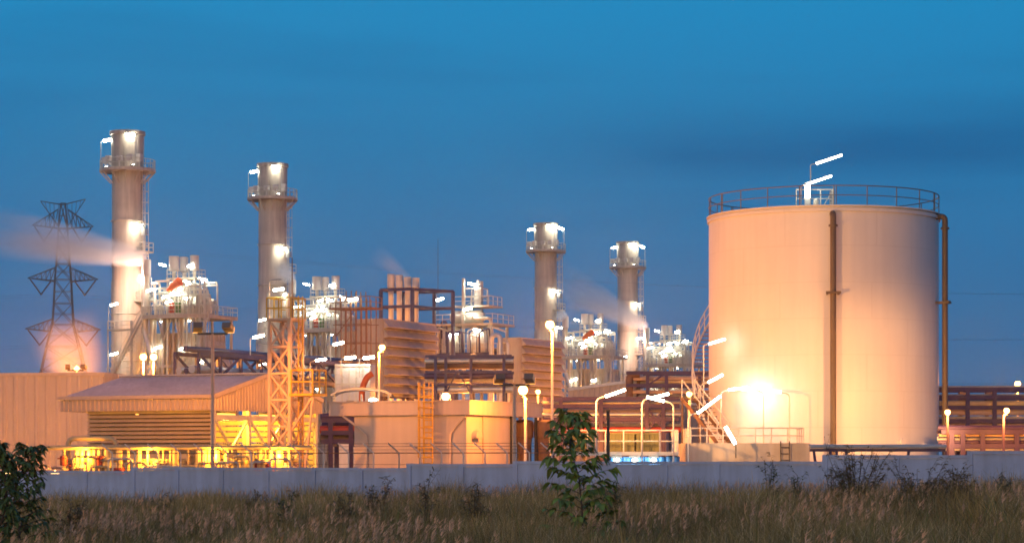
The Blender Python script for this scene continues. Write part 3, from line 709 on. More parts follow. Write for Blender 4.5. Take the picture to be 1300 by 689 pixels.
# ================================================================ ribbed shed
def shed():
    Y = 122.; C = at(270,502,Y); t = thing('ribbed_shed', 'low gabled shed with slatted walls and grey sheet roof, glowing inside', 'shed', (C.x,Y,0), -GA)
    ze, W, L = C.z, 11.2, 9.55; zr = hz(475,127); ov = 1.5; hf = .74
    # roof: two ribbed slopes
    for y0, y1, z0, z1 in ((0,W/2,ze,zr),(W,W/2,ze,zr)):
        m = MB(); n = 34; pr = []
        for i in range(n):
            for f, d in ((0,0),(.6,0),(.7,.05),(.9,.05)): pr.append((-L+(i+f)/n*L, d))
        pr.append((0,0))
        for x, d in pr: m.v += [(x,y0,z0+d),(x,y1,z1+d)]
        m.f = [(2*i,2*i+2,2*i+3,2*i+1) if y0 == 0 else (2*i+1,2*i+3,2*i+2,2*i) for i in range(len(pr)-1)]
        m.build('roof','roof_sheet',t,False)
    MB().beam((-L-.05,W/2,zr+.06),(.05,W/2,zr+.06),.5,.08).build('ridge_cap','roof_sheet',t)
    MB().box(-L-.05,.06,-.24,-.03,ze-.12,ze+.06).build('gutter','cladding',t,False)
    MB().sheet((-L,-.04),(0,-.04),ze-hf,ze-.13,.28,.06,(0,-1,0)).build('eave_fascia','cladding',t,False)
    MB().sheet((-L,W),(-L,0),ze-hf,ze-.1,.28,.05,(-1,0,0)).build('eave_fascia','cladding',t,False)
    # gable ends: ribbed sheets
    for x, o in ((0,(1,0,0)),):
        MB().sheet((x,0),(x,W/2),ze-hf,ze-.02,.3,.05,o,zb=zr-.05).build('gable_sheet','cladding',t,False)
        MB().sheet((x,W/2),(x,W),ze-hf,zr-.05,.3,.05,o,zb=ze-.02).build('gable_sheet','cladding',t,False)
        MB().beam((x+.09,0,ze-.02),(x+.09,W/2,zr+.03),.06,.22).build('barge_board','cladding',t)
        MB().beam((x+.09,W,ze-.02),(x+.09,W/2,zr+.03),.06,.22).build('barge_board','cladding',t)
    # slatted front wall
    x0 = -L+ov; zt, zb = ze-hf+.02, hz(573,Y)
    sl = MB(); n = 10; p = (zt-zb)/n
    for k in range(n):
        z = zt-k*p; a = [(x0,.42,z),(x0,.20,z-p*.76),(x0,.23,z-p*.80),(x0,.45,z-.03)]
        b = [(-.25,y,zz) for _,y,zz in a]; m = len(sl.v); sl.v += a+b
        sl.f += [(m,m+4,m+5,m+1),(m+1,m+5,m+6,m+2),(m+2,m+6,m+7,m+3),(m+3,m+7,m+4,m),(m,m+1,m+2,m+3),(m+7,m+6,m+5,m+4)]
    sl.build('front_slats','slat_sheet',t,False)
    MB().box(x0,-.25,.5,.54,zb+.1,zt).build('gap_shade_sheet','dark_pipe',t,False)  # dark sheet added behind the slats to darken the gaps between them
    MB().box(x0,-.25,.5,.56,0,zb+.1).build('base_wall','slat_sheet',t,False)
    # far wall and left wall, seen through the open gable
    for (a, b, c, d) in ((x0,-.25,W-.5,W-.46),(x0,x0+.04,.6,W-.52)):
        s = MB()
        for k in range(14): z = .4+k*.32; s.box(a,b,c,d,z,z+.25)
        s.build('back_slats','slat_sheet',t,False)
    for y in (.35,3.8,7.4,W-.35):
        MB().beam((-.2,y,0),(-.2,y,ze-.5),.2,.2,(0,1,0)).build('post','pale_steel',t)
    for x in (x0+.1,-4.6):
        for y in (.7,W-.7): MB().beam((x,y,0),(x,y,ze-.3),.2,.2,(0,1,0)).build('post','pale_steel',t)
    MB().beam((-.2,.4,ze-hf-.35),(-.2,W-.4,ze-hf-.35),.16,.26).build('header_beam','pale_steel',t)
    for a, b in ((.4,3.7),(3.9,7.3),(7.5,W-.5)):
        g = MB(); g.beam((-.2,a,1.2),(-.2,b,ze-hf-.5),.1); g.beam((-.12,b,1.2),(-.12,a,ze-hf-.5),.1); g.build('cross_brace','pale_steel',t)
    # lamps hung below the roof (lit, seen as bright bars under the gable)
    for x, y in ((-.7,2.4),(-.7,6.6),(-5,1.2),(-5,8)):
        h = MB().box(x-.12,x+.12,y-.8,y+.8,ze-hf-.12,ze-hf-.02).build('shed_lamp','lamp_housing',t)
        MB().box(x-.09,x+.09,y-.75,y+.75,ze-hf-.2,ze-hf-.125).build('lamp_tube','sodium_small',h)
        light('POINT',(x,y,ze-hf-.45),1100,(1.,.42,.03),.25,parent=h)
shed()

# ================================================================ gas meter run: yellow pipes before the shed
def manifold():
    Y = 112.; o = at(70,567,Y); t = thing('pipe_manifold', 'long run of yellow lit pipes and risers in front of the shed', 'pipe manifold', (o.x,Y,0), -R(6))
    L = (400-70)/F*Y; z = hz(568,Y)
    MB().path([(-.6,0,z),(L,0,z)],.11,12).build('header_pipe','yellow_pipe',t)
    MB().path([(.2,.5,z-.6),(L-.5,.5,z-.6)],.09,8).build('header_pipe','yellow_pipe',t)
    MB().path([(.3,1.1,0),(.3,1.1,hz(556,Y)),(2.6,1.1,hz(556,Y)),(3.2,1.1,1)],.12,10,.35).build('loop_pipe','yellow_pipe',t)
    rd = random.Random(2)
    for k in range(52):
        x = .3+k*(L-1)/52+rd.uniform(-.12,.12); y = rd.choice((0,0,.5)); rr = rd.choice((.06,.09,.12,.16))
        MB().path([(x,y,.02),(x,y,z-(.1 if y == 0 else .6))],rr,8).build('riser','yellow_pipe',t)
        if rd.random() < .6:
            zz = rd.uniform(1.5,2.4); v = MB(); v.lathe([(.02,-.25),(rr+.12,-.22),(rr+.12,.22),(.02,.25)],10,(x,y,zz))
            v.lathe([(.18,-.03),(.21,0),(.18,.03),(.15,0),(.18,-.03)],12,(x,y-.35,zz+.1)); v.tube((x,y,zz+.1),(x,y-.35,zz+.1),.03,5)
            v.build('valve', rd.choice(('yellow_pipe','pale_steel','red_paint','yellow_pipe')), t)
    for k in range(12):
        x = 1+k*(L-2)/12; zz = rd.uniform(1.9,2.5)
        MB().path([(x,-.45,.02),(x,-.45,zz),(x+rd.uniform(.6,1.2),-.45,zz),(x+1.2,-.45,.02)],.06,6,.15).build('small_pipe',rd.choice(('yellow_pipe','pale_steel')),t)
    for k in range(4):
        x = 1.5+k*3.1; m_ = MB().tube((x,.9,0),(x,.9,1.9),.05,6).build('lamp','dark_post',t)
        MB().lathe([(.01,1.9),(.16,1.95),(.18,2.1),(.01,2.22)],10,(x,.9,0)).build('lamp_globe','sodium_small',m_)
        light('POINT',(x,-.3,2.45),430,(1.,.42,.03),.18,parent=m_)
manifold()

# ================================================================ orange lattice tower
def lattice_tower():
    Y = 117.; t = thing('lattice_tower', 'orange lattice access tower with top platform in front of the shed gable', 'access tower', (gx(363,Y),Y,0), -GA)
    h = .58; zt = hz(407,Y); b = MB()
    cs = ((-h,-h),(h,-h),(h,h),(-h,h)); n = 7
    for k in range(4): b.beam((*cs[k],0),(*cs[k],zt),.16,.16,(0,1,0))
    for i in range(n):
        z0, z1 = zt*i/n, zt*(i+1)/n
        for k in range(4):
            a, c = cs[k], cs[(k+1)%4]
            b.beam((*a,z0),(*c,z1),.09); b.beam((*a,z1),(*c,z1),.1)
            if k in (0,1): b.beam((*c,z0),(*a,z1),.09)
    b.build('lattice','tower_paint',t)
    MB().box(-.72,.72,-.72,.72,zt,zt+.1).build('platform','tower_paint',t)
    MB().rail([(-.69,-.69,zt+.1),(.69,-.69,zt+.1),(.69,.69,zt+.1),(-.69,.69,zt+.1)],1.0,.04,.7,True).build('guard_rail','yellow_paint',t)
    MB().ladder((h+.2,.1,.5),(h+.2,.1,zt+1.2),.4,(0,1,0),.035,.35).build('ladder','yellow_paint',t)
    MB().tube((.3,.1,zt+.1),(.3,.1,hz(327,Y)),.04,6,.025).build('mast_pole','rust_steel',t)
    MB().tube((.05,.1,zt+.1),(.05,.1,hz(372,Y)),.09,8).build('mast_pole','tower_paint',t)
    q = MB().path([(-.6,-.6,zt+.1),(-.6,-.6,zt+2.0),(.1,-.6,zt+2.0)],.04,6,.2).build('mast_pole','galvanised',t)
    # side landing and its outrigger
    z = hz(500,Y); 
    MB().box(h,1.95,-.7,.7,z-.12,z).build('side_landing','yellow_paint',t)
    MB().rail([(h+.1,-.65,z),(1.9,-.65,z),(1.9,.65,z)],1.15,.05,.85).build('landing_rail','yellow_paint',t)
    MB().beam((1.85,-.5,z-.12),(h,-.5,hz(548,Y)),.1).build('landing_strut','tower_paint',t)
    MB().beam((1.85,-.5,z-.12),(1.4,-.5,hz(595,Y)),.1).build('landing_strut','tower_paint',t)
    for p, hh, d in (((-.65,-.65,zt+.1),1.3,(1,0,0)),((.85,.9,z),1.6,(1,0,0))):
        tube_lamp(t, p, hh, d, .55, .025, .06, .1)
lattice_tower()

# ================================================================ flat roofed control building
def control_building():
    Y = 118.; K = at(596,509,Y); t = thing('flat_roofed_building', 'low pink-lit rendered building with deep flat roof fascia', 'building', (K.x,Y,0), -GA)
    z1 = K.z; z0 = hz(526,Y)
    MB().box(-8.07,0,0,8.64,z0,z1).build('roof_fascia','fascia_paint',t,False)
    MB().box(-8.13,.06,-.06,8.7,z1,z1+.07).build('coping','fascia_paint',t,False)
    MB().box(-6.7,-.28,.22,5.6,0,z0-.004).build('wall','render_wall',t,False)
    MB().box(-.26,-.2,2.0,2.06,.2,z0-.05).build('pilaster_joint','fascia_paint',t,False)
    c = MB()
    c.lathe([(.01,.0),(.34,.0),(.34,.28),(.01,.3)],16,(-.28,1.15,3.45),axis='x',a0=0,a1=PI) 
    c.box(-.275,0.0,.8,1.5,3.38,3.45); c.build('vent_hood','fascia_paint',t)
    for y in (5.3,8.3): MB().beam((-.2,y,0),(-.2,y,z0-.01),.12,.12,(0,1,0)).build('canopy_post','dark_post',t)
    for pts in ([(-7.3,.1,z0-.02),(-6.55,.1,z0-.5),(-5.9,.1,z0-1.0),(-5.9,.1,0)],[(-.25,.1,z0-.02),(-.8,.1,z0-.5),(-1.15,.1,z0-.95),(-1.15,.1,0)]):
        MB().path(pts,.06,8,.15).build('drainpipe','render_wall',t)
    # caged yellow ladder up the front
    lx = -2.15; MB().ladder((lx,-.35,.6),(lx,-.35,z1+.9),.5,(1,0,0),.04,.3).build('roof_ladder','yellow_paint',t)
    g = MB()
    for z in np.arange(2.4,z1+.9,.5): g.ring((lx,-.62,z),.37,.025,12,4)
    for a in (180,215,250,290,325,360): g.tube((lx+.37*math.cos(R(a)),-.62+.37*math.sin(R(a)),2.4),(lx+.37*math.cos(R(a)),-.62+.37*math.sin(R(a)),z1+.95),.022,4)
    g.build('ladder_cage','yellow_paint',t)
    MB().tube((lx-.6,-.12,.3),(lx-.6,-.12,z0),.03,6).build('conduit','dark_post',t)
    MB().tube((lx-.95,-.1,2.9),(lx-.35,-.1,2.9),.03,6).build('conduit','dark_post',t)
    MB().box(-.26,.12,2.9,3.9,.2,1.2).build('wall_cabinet','plinth_concrete',t)
    MB().box(-.26,.1,4.3,5.0,.2,1.35).build('wall_cabinet','yellow_paint',t)
control_building()

# ================================================================ the big tank
TK = at(1045,583,140.); TR = 6.75
def tank():
    t = thing('storage_tank', 'big pale cylindrical storage tank with railed roof and two dark pipes', 'storage tank', (TK.x,140.,0))
    zt = hz(261,133.25)
    MB().lathe([(TR,.6),(TR,zt-.03),(TR+.14,zt-.02),(TR+.14,zt+.04),(TR,zt+.04),(0.01,zt+.55)],160).build('shell','tank_paint',t)
    MB().lathe([(TR+.02,zt-.3),(TR+.1,zt-.3),(TR+.1,zt-.12),(TR+.02,zt-.12)],128).build('top_angle','tank_paint',t)
    MB().lathe([(TR+.35,.03),(TR+.35,.55),(.01,.59)],96).build('foundation','plinth_concrete',t)
    pts = [((TR+.02)*math.cos(2*PI*k/40),(TR+.02)*math.sin(2*PI*k/40),zt+.04) for k in range(40)]
    # roof edge railing with double posts every so often
    rl = MB()
    rl.ring((0,0,zt+1.14),TR,.032,120,6); rl.ring((0,0,zt+.6),TR,.026,120,6)
    for k in range(22):
        a = 2*PI*(k+.35)/22; c, s = math.cos(a), math.sin(a); rl.tube((TR*c,TR*s,zt+.04),(TR*c,TR*s,zt+1.14),.03,6)
        if k % 4 == 0:
            a += .02; c, s = math.cos(a), math.sin(a); rl.tube((TR*c,TR*s,zt+.04),(TR*c,TR*s,zt+1.14),.03,6)
    rl.build('roof_railing','lamp_housing',t)
    # filling pipes
    zt_ = hz(271,133); 
    for az, off, zz in ((R(-93.1),.52,zt_),(R(-22.),.50,hz(274,137))):
        c, s = math.cos(az), math.sin(az); ro = TR+off
        MB().path([(c*(TR-.02),s*(TR-.02),zz),(c*ro,s*ro,zz),(c*ro,s*ro,.4)],.17,14,.4).build('filling_pipe','dark_pipe',t)
        MB().lathe([(.19,-.05),(.26,-.05),(.26,.05),(.19,.05)],14,(c*ro,s*ro,zz-.7)).build('pipe_flange','dark_pipe',t)
        b = MB(); zb = hz(374,134) if off > .5 else hz(385,138)
        x, y = -s, c
        for q in (-.36,.0): pass
        b.beam((c*(TR+.02)+x*.32,s*(TR+.02)+y*.32,zb),(c*(ro+.3)+x*.32,s*(ro+.3)+y*.32,zb),.07,.12)
        b.beam((c*(TR+.02)-x*.32,s*(TR+.02)-y*.32,zb),(c*(ro+.3)-x*.32,s*(ro+.3)-y*.32,zb),.07,.12)
        b.beam((c*(ro+.24)+x*.42,s*(ro+.24)+y*.42,zb+.03),(c*(ro+.24)-x*.42,s*(ro+.24)-y*.42,zb+.03),.1,.14)
        b.build('pipe_bracket','dark_pipe',t)
    # manway and nozzles low on the shell
    for az, zz, rr in ((R(-57),3.3,.2),(R(-40),3.1,.14)):
        c, s = math.cos(az), math.sin(az)
        MB().tube((c*(TR-.05),s*(TR-.05),zz),(c*(TR+.25),s*(TR+.25),zz),rr,16).build('nozzle','tank_paint',t)
    # roof lamps, hatch and small stair rail
    def roofp(u, v, Y): 
        p = at(u,v,Y); return Vector((p.x-TK.x,Y-140,0))
    for u, Y, L in ((1029,137.2,1.5),(1017,134.6,1.4)):
        q = roofp(u,0,Y); q.z = zt+.1; h = hz(207 if u > 1020 else 233,Y)-zt-.2
        tube_lamp(t, q, h, (1,.1,0), L, .035, .07, .34, em='tube_near')
    q = roofp(1025,0,136); h = MB().box(q.x-.16,q.x+.16,q.y-.05,q.y+.1,zt+.3,hz(232,136)).build('hatch_lamp','galvanised',t)
    MB().box(q.x-.12,q.x+.12,q.y-.13,q.y-.06,hz(250,136),hz(236,136)).build('lamp_tube','tube_light',h)
    MB().rail([(q.x-.6,q.y+.3,zt+.2),(q.x+1.5,q.y+.3,zt+.2),(q.x+1.5,q.y+1.4,zt+.2)],1.05,.04,.6).build('hatch_rail','pale_steel',t)
    b = MB(); b.beam((q.x+.9,q.y+.3,zt+.2),(q.x+1.5,q.y+.3,zt+1.2),.05); b.lathe([(.01,.0),(.16,.05),(.16,.3),(.01,.4)],12,(q.x+.5,q.y,zt+.3)); b.build('roof_vent','pale_steel',t)
    # wall lamp by the stair on the left
    for az, zz, d in ((R(200),hz(440,138),(1,-.6,0)),):
        c, s = math.cos(az), math.sin(az); p = Vector((c*(TR+1.1),s*(TR+1.1)-1.0,zz-2.6))
        tube_lamp(t, p, 2.6, d, 1.0, .035, .07, .25, em='tube_near')
    # winding stair up the left side
    st = MB(); n = 34; a0, a1, z0, z1 = R(212), R(138), 3.3, hz(386,140)
    for k in range(n):
        f = k/(n-1); a = a0+(a1-a0)*f; z = z0+(z1-z0)*f; c, s = math.cos(a), math.sin(a); da = .05
        c2, s2 = math.cos(a-da), math.sin(a-da)
        st.quadbox([(c*(TR+.08),s*(TR+.08),z),(c*(TR+.95),s*(TR+.95),z),(c2*(TR+.95),s2*(TR+.95),z),(c2*(TR+.08),s2*(TR+.08),z),
                    (c*(TR+.08),s*(TR+.08),z+.05),(c*(TR+.95),s*(TR+.95),z+.05),(c2*(TR+.95),s2*(TR+.95),z+.05),(c2*(TR+.08),s2*(TR+.08),z+.05)])
    stp = st.build('winding_stair','rust_steel',t)
    ra = MB()
    for rr in (TR+.98,):
        for dz, r_ in ((0,.06),(1.1,.035),(.6,.03)):
            ra.path([(rr*math.cos(a0+(a1-a0)*k/24),rr*math.sin(a0+(a1-a0)*k/24),z0+(z1-z0)*k/24+dz) for k in range(25)],r_,6)
        for k in range(0,25,2):
            a = a0+(a1-a0)*k/24; z = z0+(z1-z0)*k/24; ra.tube((rr*math.cos(a),rr*math.sin(a),z),(rr*math.cos(a),rr*math.sin(a),z+1.1),.03,5)
    ra.build('stair_rail','white_rail',stp)
tank()

# plinth (bund) in front of the tank, its railing, stair and lamps
def bund():
    Y = 123.; x0, x1 = gx(870,Y), gx(1028,Y); t = thing('concrete_bund', 'low concrete bund with white railing at the foot of the big tank', 'bund', ((x0+x1)/2,Y,0))
    hw = (x1-x0)/2; z = hz(562,Y)
    MB().box(-hw,hw,0,5.5,0,z).build('slab','plinth_concrete',t,False)
    MB().box(-hw+1.9,-hw+3.1,-.02,-.005,z-.9,z-.02).build('stained_patch','plinth_concrete',t,False)
    MB().rail([(-hw+.3,5.3,z),(-hw+.3,.15,z),(hw-.3,.15,z),(hw-.3,3,z)],hz(543,Y)-z,.035,.85).build('railing','white_rail',t)
    zz = hz(505,Y+4); a = Vector((-hw+.5,4.6,zz)); b = Vector((-hw+2.2,2.2,z)); s = MB(); sd_ = Vector((.8,.58,0)).normalized()*.45
    for k in (-1,1): s.beam(a+sd_*k,b+sd_*k,.06,.22)
    for k in range(1,12):
        p = a+(b-a)*k/12; s.beam(p-sd_,p+sd_,.22,.04)
    so_ = s.build('stair','rust_steel',t)
    r_ = MB()
    for k in (-1,1):
        r_.tube(a+sd_*k+Vector((0,0,1)),b+sd_*k+Vector((0,0,1)),.035,6)
        for j in range(5): p = a+(b-a)*j/4+sd_*k; r_.tube(p,p+Vector((0,0,1)),.03,5)
    r_.build('stair_rail','white_rail',so_)
    p_ = MB().box(-hw+.1,-hw+1.1,4.2,5.2,zz-.1,zz); 
    for x in (-hw+.15,-hw+1.05): p_.beam((x,4.25,z),(x,4.25,zz-.1),.09,.09,(0,1,0))
    p_.build('stair_landing','rust_steel',t)
    l = MB().ladder((hw-1.3,-.12,.3),(hw-1.3,-.12,z+.1),.45,(1,0,0),.03,.3); l.build('bund_ladder','dark_post',t)
bund()
# lamp standards round the foot of the tank
def lamp_post(u, v_top, Y, d, lab, foot_v=None, L=1.15, tr=.07, tilt=.25, group='white tube lamp posts', z0=0., power=0):
    p = at(u,v_top,Y); t = thing('tube_lamp_post', lab, 'lamp post', (p.x,Y,z0), 0, group)
    d = Vector(d).normalized(); h = p.z-z0
    q = MB().path([(0,0,0),(0,0,h),Vector((0,0,h))+d*.45+Vector((0,0,.12))],.04,8,.3); q.build('pole','white_rail',t)
    e = Vector((0,0,h))+d*.45+Vector((0,0,.12)); f = e+d*L+Vector((0,0,tilt*L))
    MB().beam(e+Vector((0,0,tr*1.0)),f+Vector((0,0,tr*1.0)),tr*2.2,tr*.5).build('reflector','galvanised',t)
    MB().tube(e,f,tr,8).build('lamp_tube','tube_near',t)
    if power: light('POINT',(e+f)/2-Vector((0,.1,.25)),power,WHT,.25,parent=t)
    return t
zb = hz(562,123)
lamp_post(915,497,133.7,(1,.1,0),'curved lamp post on the bund, left of the blown-out tank glow',z0=0,tilt=.12,power=120)
lamp_post(969,498,133.4,(-1,.15,0),'straight lamp post in the middle of the bund railing',z0=0,tilt=.12,power=120)
lamp_post(1002,500,131.2,(-1,.1,0),'curved lamp post at the right end of the bund',z0=0,tilt=.15,power=12)
lamp_post(874,527,116,(.75,-.1,0),'lamp post left of the bund with a steeply tilted tube',tilt=.75,L=1.1)
lamp_post(757,506,114,(1,0,0),'lamp post behind the sapling, tube rising to the right',tilt=.35,L=.95)
lamp_post(815,508,115,(1,0,0),'lamp post right of the sapling, left of a facing pair',tilt=.25,L=.85)
lamp_post(855,512,115,(-1,0,0),'lamp post right of the sapling, right of a facing pair',tilt=.25,L=.85)
lamp_post(889,488,128,(.8,-.3,0),'lamp post at the foot of the tank stair',tilt=.5,L=.8)
def bund_flood():
    p = at(928,550,121.5); t = thing('leaning_tube_lamp','bright tube lamp leaning upright on the front edge of the bund','lamp',(p.x,121.5,hz(566,121.5)))
    MB().tube((.25,0,-.6),(.25,0,.35),.03,6).build('bracket','dark_post',t)
    MB().tube((-.28,-.02,1.0),(.22,-.02,.12),.085,8).build('lamp_tube','tube_near',t)
bund_flood()

# ================================================================ pipe trestle before the tank
def trestle():
    Y = 113.; x0, x1 = gx(1028,Y), gx(1200,Y); t = thing('pipe_trestle', 'low pipe trestle on splayed legs in front of the big tank', 'pipe trestle', (x0,Y,0))
    L = x1-x0; z = hz(571,Y)
    MB().beam((0,0,z),(L,0,z),.22,.14).build('beam','purple_steel',t)
    for y, r_, dz, m_ in ((-.25,.09,.17,'pale_steel'),(.1,.07,.15,'yellow_pipe'),(.35,.1,.18,'pale_steel')):
        MB().tube((0,y,z+dz),(L,y,z+dz),r_,8).build('pipe',m_,t)
    for f in (.03,.15,.2,.27,.73):
        x = f*L; MB().beam((x,0,z-.05),(x+(.35 if f < .2 else -.3),0,0.0),.12).build('leg','purple_steel',t)
trestle()

# ================================================================ pipe racks
def pipe_rack(label, u0, u1, Y, levels, posts, pipes, depth=3., rz=-R(4), metal='purple_steel', braces=()):
    o = Vector((gx(u0,Y),Y,0)); t = thing('pipe_rack', label, 'pipe rack', o, rz, 'pipe racks')
    L = gx(u1,Y)-gx(u0,Y)
    def X(u): return gx(u,Y)-o.x
    top = hz(min(levels),Y)
    for u in posts:
        for y in (0,depth): MB().beam((X(u),y,0),(X(u),y,top),.26,.26,(0,1,0)).build('post',metal,t)
        for v in levels: MB().beam((X(u),0,hz(v,Y)-.16),(X(u),depth,hz(v,Y)-.16),.18,.24).build('cross_beam',metal,t)
    for v in levels:
        for y in (0,depth): MB().beam((0,y,hz(v,Y)),(L,y,hz(v,Y)),.2,.26).build('beam',metal,t)
    for a, va, b, vb in braces: MB().beam((X(a),-.02,hz(va,Y)),(X(b),-.02,hz(vb,Y)),.14).build('brace',metal,t)
    for v, y, r_, m_ in pipes: MB().tube((-.1,y,hz(v,Y)),(L+.1,y,hz(v,Y)),r_,10).build('pipe',m_,t)
    return t, X
t, X = pipe_rack('purple steel pipe rack behind the tank stair with pipes bending down at its left end', 795, 900, 188., (473,489,508,532), (822,846,888),
    [(480,.6,.18,'tower_paint'),(483,1.6,.26,'insulation'),(497,.5,.15,'tower_paint'),(502,1.5,.2,'casing_paint'),(517,.8,.22,'yellow_pipe'),(523,1.9,.14,'casing_paint'),(541,.3,.2,'red_paint')],
    braces=((846,532,862,508),(888,532,870,508),(822,489,846,473)))
for k, (u, r_) in enumerate(((799,.3),(804,.26),(809,.22))):
    Y = 188; MB().path([(X(812+4*k),.5+.5*k,hz(475+3*k,Y)),(X(u),.5+.5*k,hz(475+3*k,Y)),(X(u),.5+.5*k,hz(512,Y)),(X(u)-1.5,.5+.5*k,hz(512,Y))],r_,12,.8).build('bent_pipe',('rust_steel','insulation','rust_steel')[k],t)
pipe_rack('purple steel pipe rack behind the sapling with a red pipe along it', 690, 862, 160., (506,515,532), (712,763,821,842),
    [(510.5,.6,.13,'casing_paint'),(522,1.2,.26,'tower_paint'),(526,.2,.13,'insulation'),(545,.4,.2,'red_paint'),(539,1.,.12,'casing_paint')], braces=((823,545,842,520),(842,545,823,520)), depth=2.)
t, X = pipe_rack('long pipe rack running off the right edge behind the big tank', 1180, 1345, 152., (494,504,517,534), (1228,1262,1330),
    [(491,.3,.1,'casing_paint'),(502,.3,.1,'casing_paint'),(501,2.2,.12,'tower_paint'),(512,.2,.2,'yellow_pipe'),(523,.4,.2,'tower_paint'),(530,.6,.12,'casing_paint'),(541,.5,.2,'tower_paint'),(550,.2,.14,'yellow_pipe')], rz=-R(2))
pipe_rack('short low pipe rack behind the right-hand lamp posts', 1195, 1345, 128., (548,566), (1208,1222,1247,1290),
    [(543,.6,.16,'purple_steel'),(552,.2,.08,'yellow_pipe'),(556,.8,.14,'pale_steel'),(561,.4,.12,'purple_steel'),(570,.1,.08,'pale_steel')], depth=1.6, rz=-R(2))
pipe_rack('dark pipe rack with a red line between the shed and flat-roofed building', 408, 470, 142., (533,549,560), (420,446),
    [(528,.4,.2,'purple_steel'),(545,.2,.24,'red_paint'),(556,.4,.26,'dark_pipe'),(541,1.,.3,'purple_steel')], depth=2.5)
pipe_rack('dark pipe rack under the deaerator tower with small white lamps', 540, 650, 225., (452,472,488), (553,566,598,640),
    [(458,.4,.22,'insulation'),(464,1.2,.3,'rust_steel'),(477,.3,.3,'purple_steel'),(482,1.2,.25,'insulation'),(494,.4,.35,'insulation')], metal='navy_steel', braces=((566,500,580,472),(598,500,582,472)))

# navy truss bridge
def truss():
    Y = 200.; o = Vector((gx(222,Y),Y,0)); t = thing('pipe_bridge', 'navy steel truss pipe bridge above the shed roof', 'pipe bridge', o, -GA)
    L = 30.; z1, z0 = hz(449,Y), hz(478,Y); n = 9
    for x in (0,2.4):
        for z in (z0,z1): MB().beam((x,0,z),(x,L,z),.3,.34).build('chord','navy_steel',t)
        for k in range(n+1): MB().beam((x,L*k/n,z0),(x,L*k/n,z1),.2,.2,(0,1,0)).build('upright','navy_steel',t)
        for k in range(n):
            a, b = (k,k+1) if k % 2 else (k+1,k)
            MB().beam((x,L*a/n,z0),(x,L*b/n,z1),.18).build('diagonal','navy_steel',t)
    for y in (.4,15,L-.4):
        for x in (0,2.4): MB().beam((x,y,0),(x,y,z0),.32,.32,(0,1,0)).build('leg','navy_steel',t)
    for x, z, r_ in ((.6,z0+.5,.3),(1.3,z0+.45,.25),(1.9,z0+.6,.35),(1.2,z1+.4,.25)): MB().tube((x,-.3,z),(x,L+.3,z),r_,10).build('pipe','navy_steel' if r_ < .3 else 'galvanised',t)
    for y in (8,22): tube_lamp(t, (2.5,y,z1), 1.6, (1,0,0), 1., .04, .12, .2)
truss()

# sloping clad building behind the racks
def wedge():
    Y = 205.; t = thing('clad_annex', 'low grey clad annex with a sloping top behind the purple racks', 'annex', (gx(722,Y),Y,0), -R(6))
    L = gx(815,Y)-gx(722,Y); za, zb_ = hz(496,Y), hz(484,Y)
    MB().sheet((0,0),(L,0),0,za,.45,.06,(0,-1,0),zb=zb_).build('front_wall','cladding',t,False)
    m = MB(); m.v = [(-.1,-.15,za),(L+.1,-.15,zb_),(L+.1,5,zb_),(-.1,5,za),(-.1,-.15,za+.25),(L+.1,-.15,zb_+.25),(L+.1,5,zb_+.25),(-.1,5,za+.25)]
    m.f = [(0,3,2,1),(4,5,6,7),(0,1,5,4),(1,2,6,5),(2,3,7,6),(3,0,4,7)]; m.build('roof','roof_sheet',t,False)
    MB().sheet((0,4.9),(0,0),0,za,.45,.06,(-1,0,0)).build('side_wall','cladding',t,False)
wedge()
def tall_clad(u0, u1, v0, Y, lab, m='cladding'):
    t = thing('clad_building', lab, 'building', (gx(u0,Y),Y,0), -R(5)); L = gx(u1,Y)-gx(u0,Y); z = hz(v0,Y)
    MB().sheet((0,0),(L,0),0,z,.5,.06,(0,-1,0)).build('front_wall',m,t,False)
    MB().sheet((L,0),(L,6),0,z,.5,.06,(1,0,0)).build('side_wall',m,t,False)
    MB().box(-.1,L+.12,-.12,6.1,z,z+.2).build('roof','roof_sheet',t,False)
tall_clad(846,905,515,175.,'grey ribbed clad building low behind the tank stair')
tall_clad(1200,1340,541,190.,'ribbed clad building low behind the right-hand pipe rack')
tall_clad(693,846,511,171.,'ribbed clad building behind the red pipe and sapling')

# railed deck with blue hoppers left of the tank
def cooling_deck():
    Y = 116.; x0, x1 = gx(700,Y), gx(862,Y); L = x1-x0; t = thing('cooling_deck', 'railed white platform over blue hoppers, left of the bund', 'cooling unit', (x0,Y,0))
    z = hz(573,Y)
    MB().box(0,L,0,5,z-.18,z).build('deck','white_rail',t,False)
    MB().rail([(0,4.5,z),(0,.08,z),(L-.05,.08,z),(L-.05,4.5,z)],hz(546,Y)-z,.035,.9).build('railing','white_rail',t)
    k = 0
    for u in range(778,862,9):
        x = gx(u,Y)-x0; m = MB().lathe([(.06,.5),(.17,z-.75),(.19,z-.25),(.02,z-.22)],14,(x,.45,0)); m.build('hopper','blue_paint',t)
    for u in (783,806,830): 
        x = gx(u,Y)-x0; h = MB().box(x-.25,x+.25,.1,.25,z-.3,z-.2).build('under_lamp','galvanised',t)
        MB().lathe([(.01,-.09),(.13,-.05),(.13,.04),(.01,.08)],10,(x,.12,z-.4)).build('lamp_tube','tube_near',h)
        light('POINT',(x,-.05,z-.6),22,(.7,.9,1.),.1,parent=h)
    for x in (.1,L/2,L-.2): MB().beam((x,2.2,0),(x,2.2,z-.18),.2,.2,(0,1,0)).build('leg','purple_steel',t)
cooling_deck()
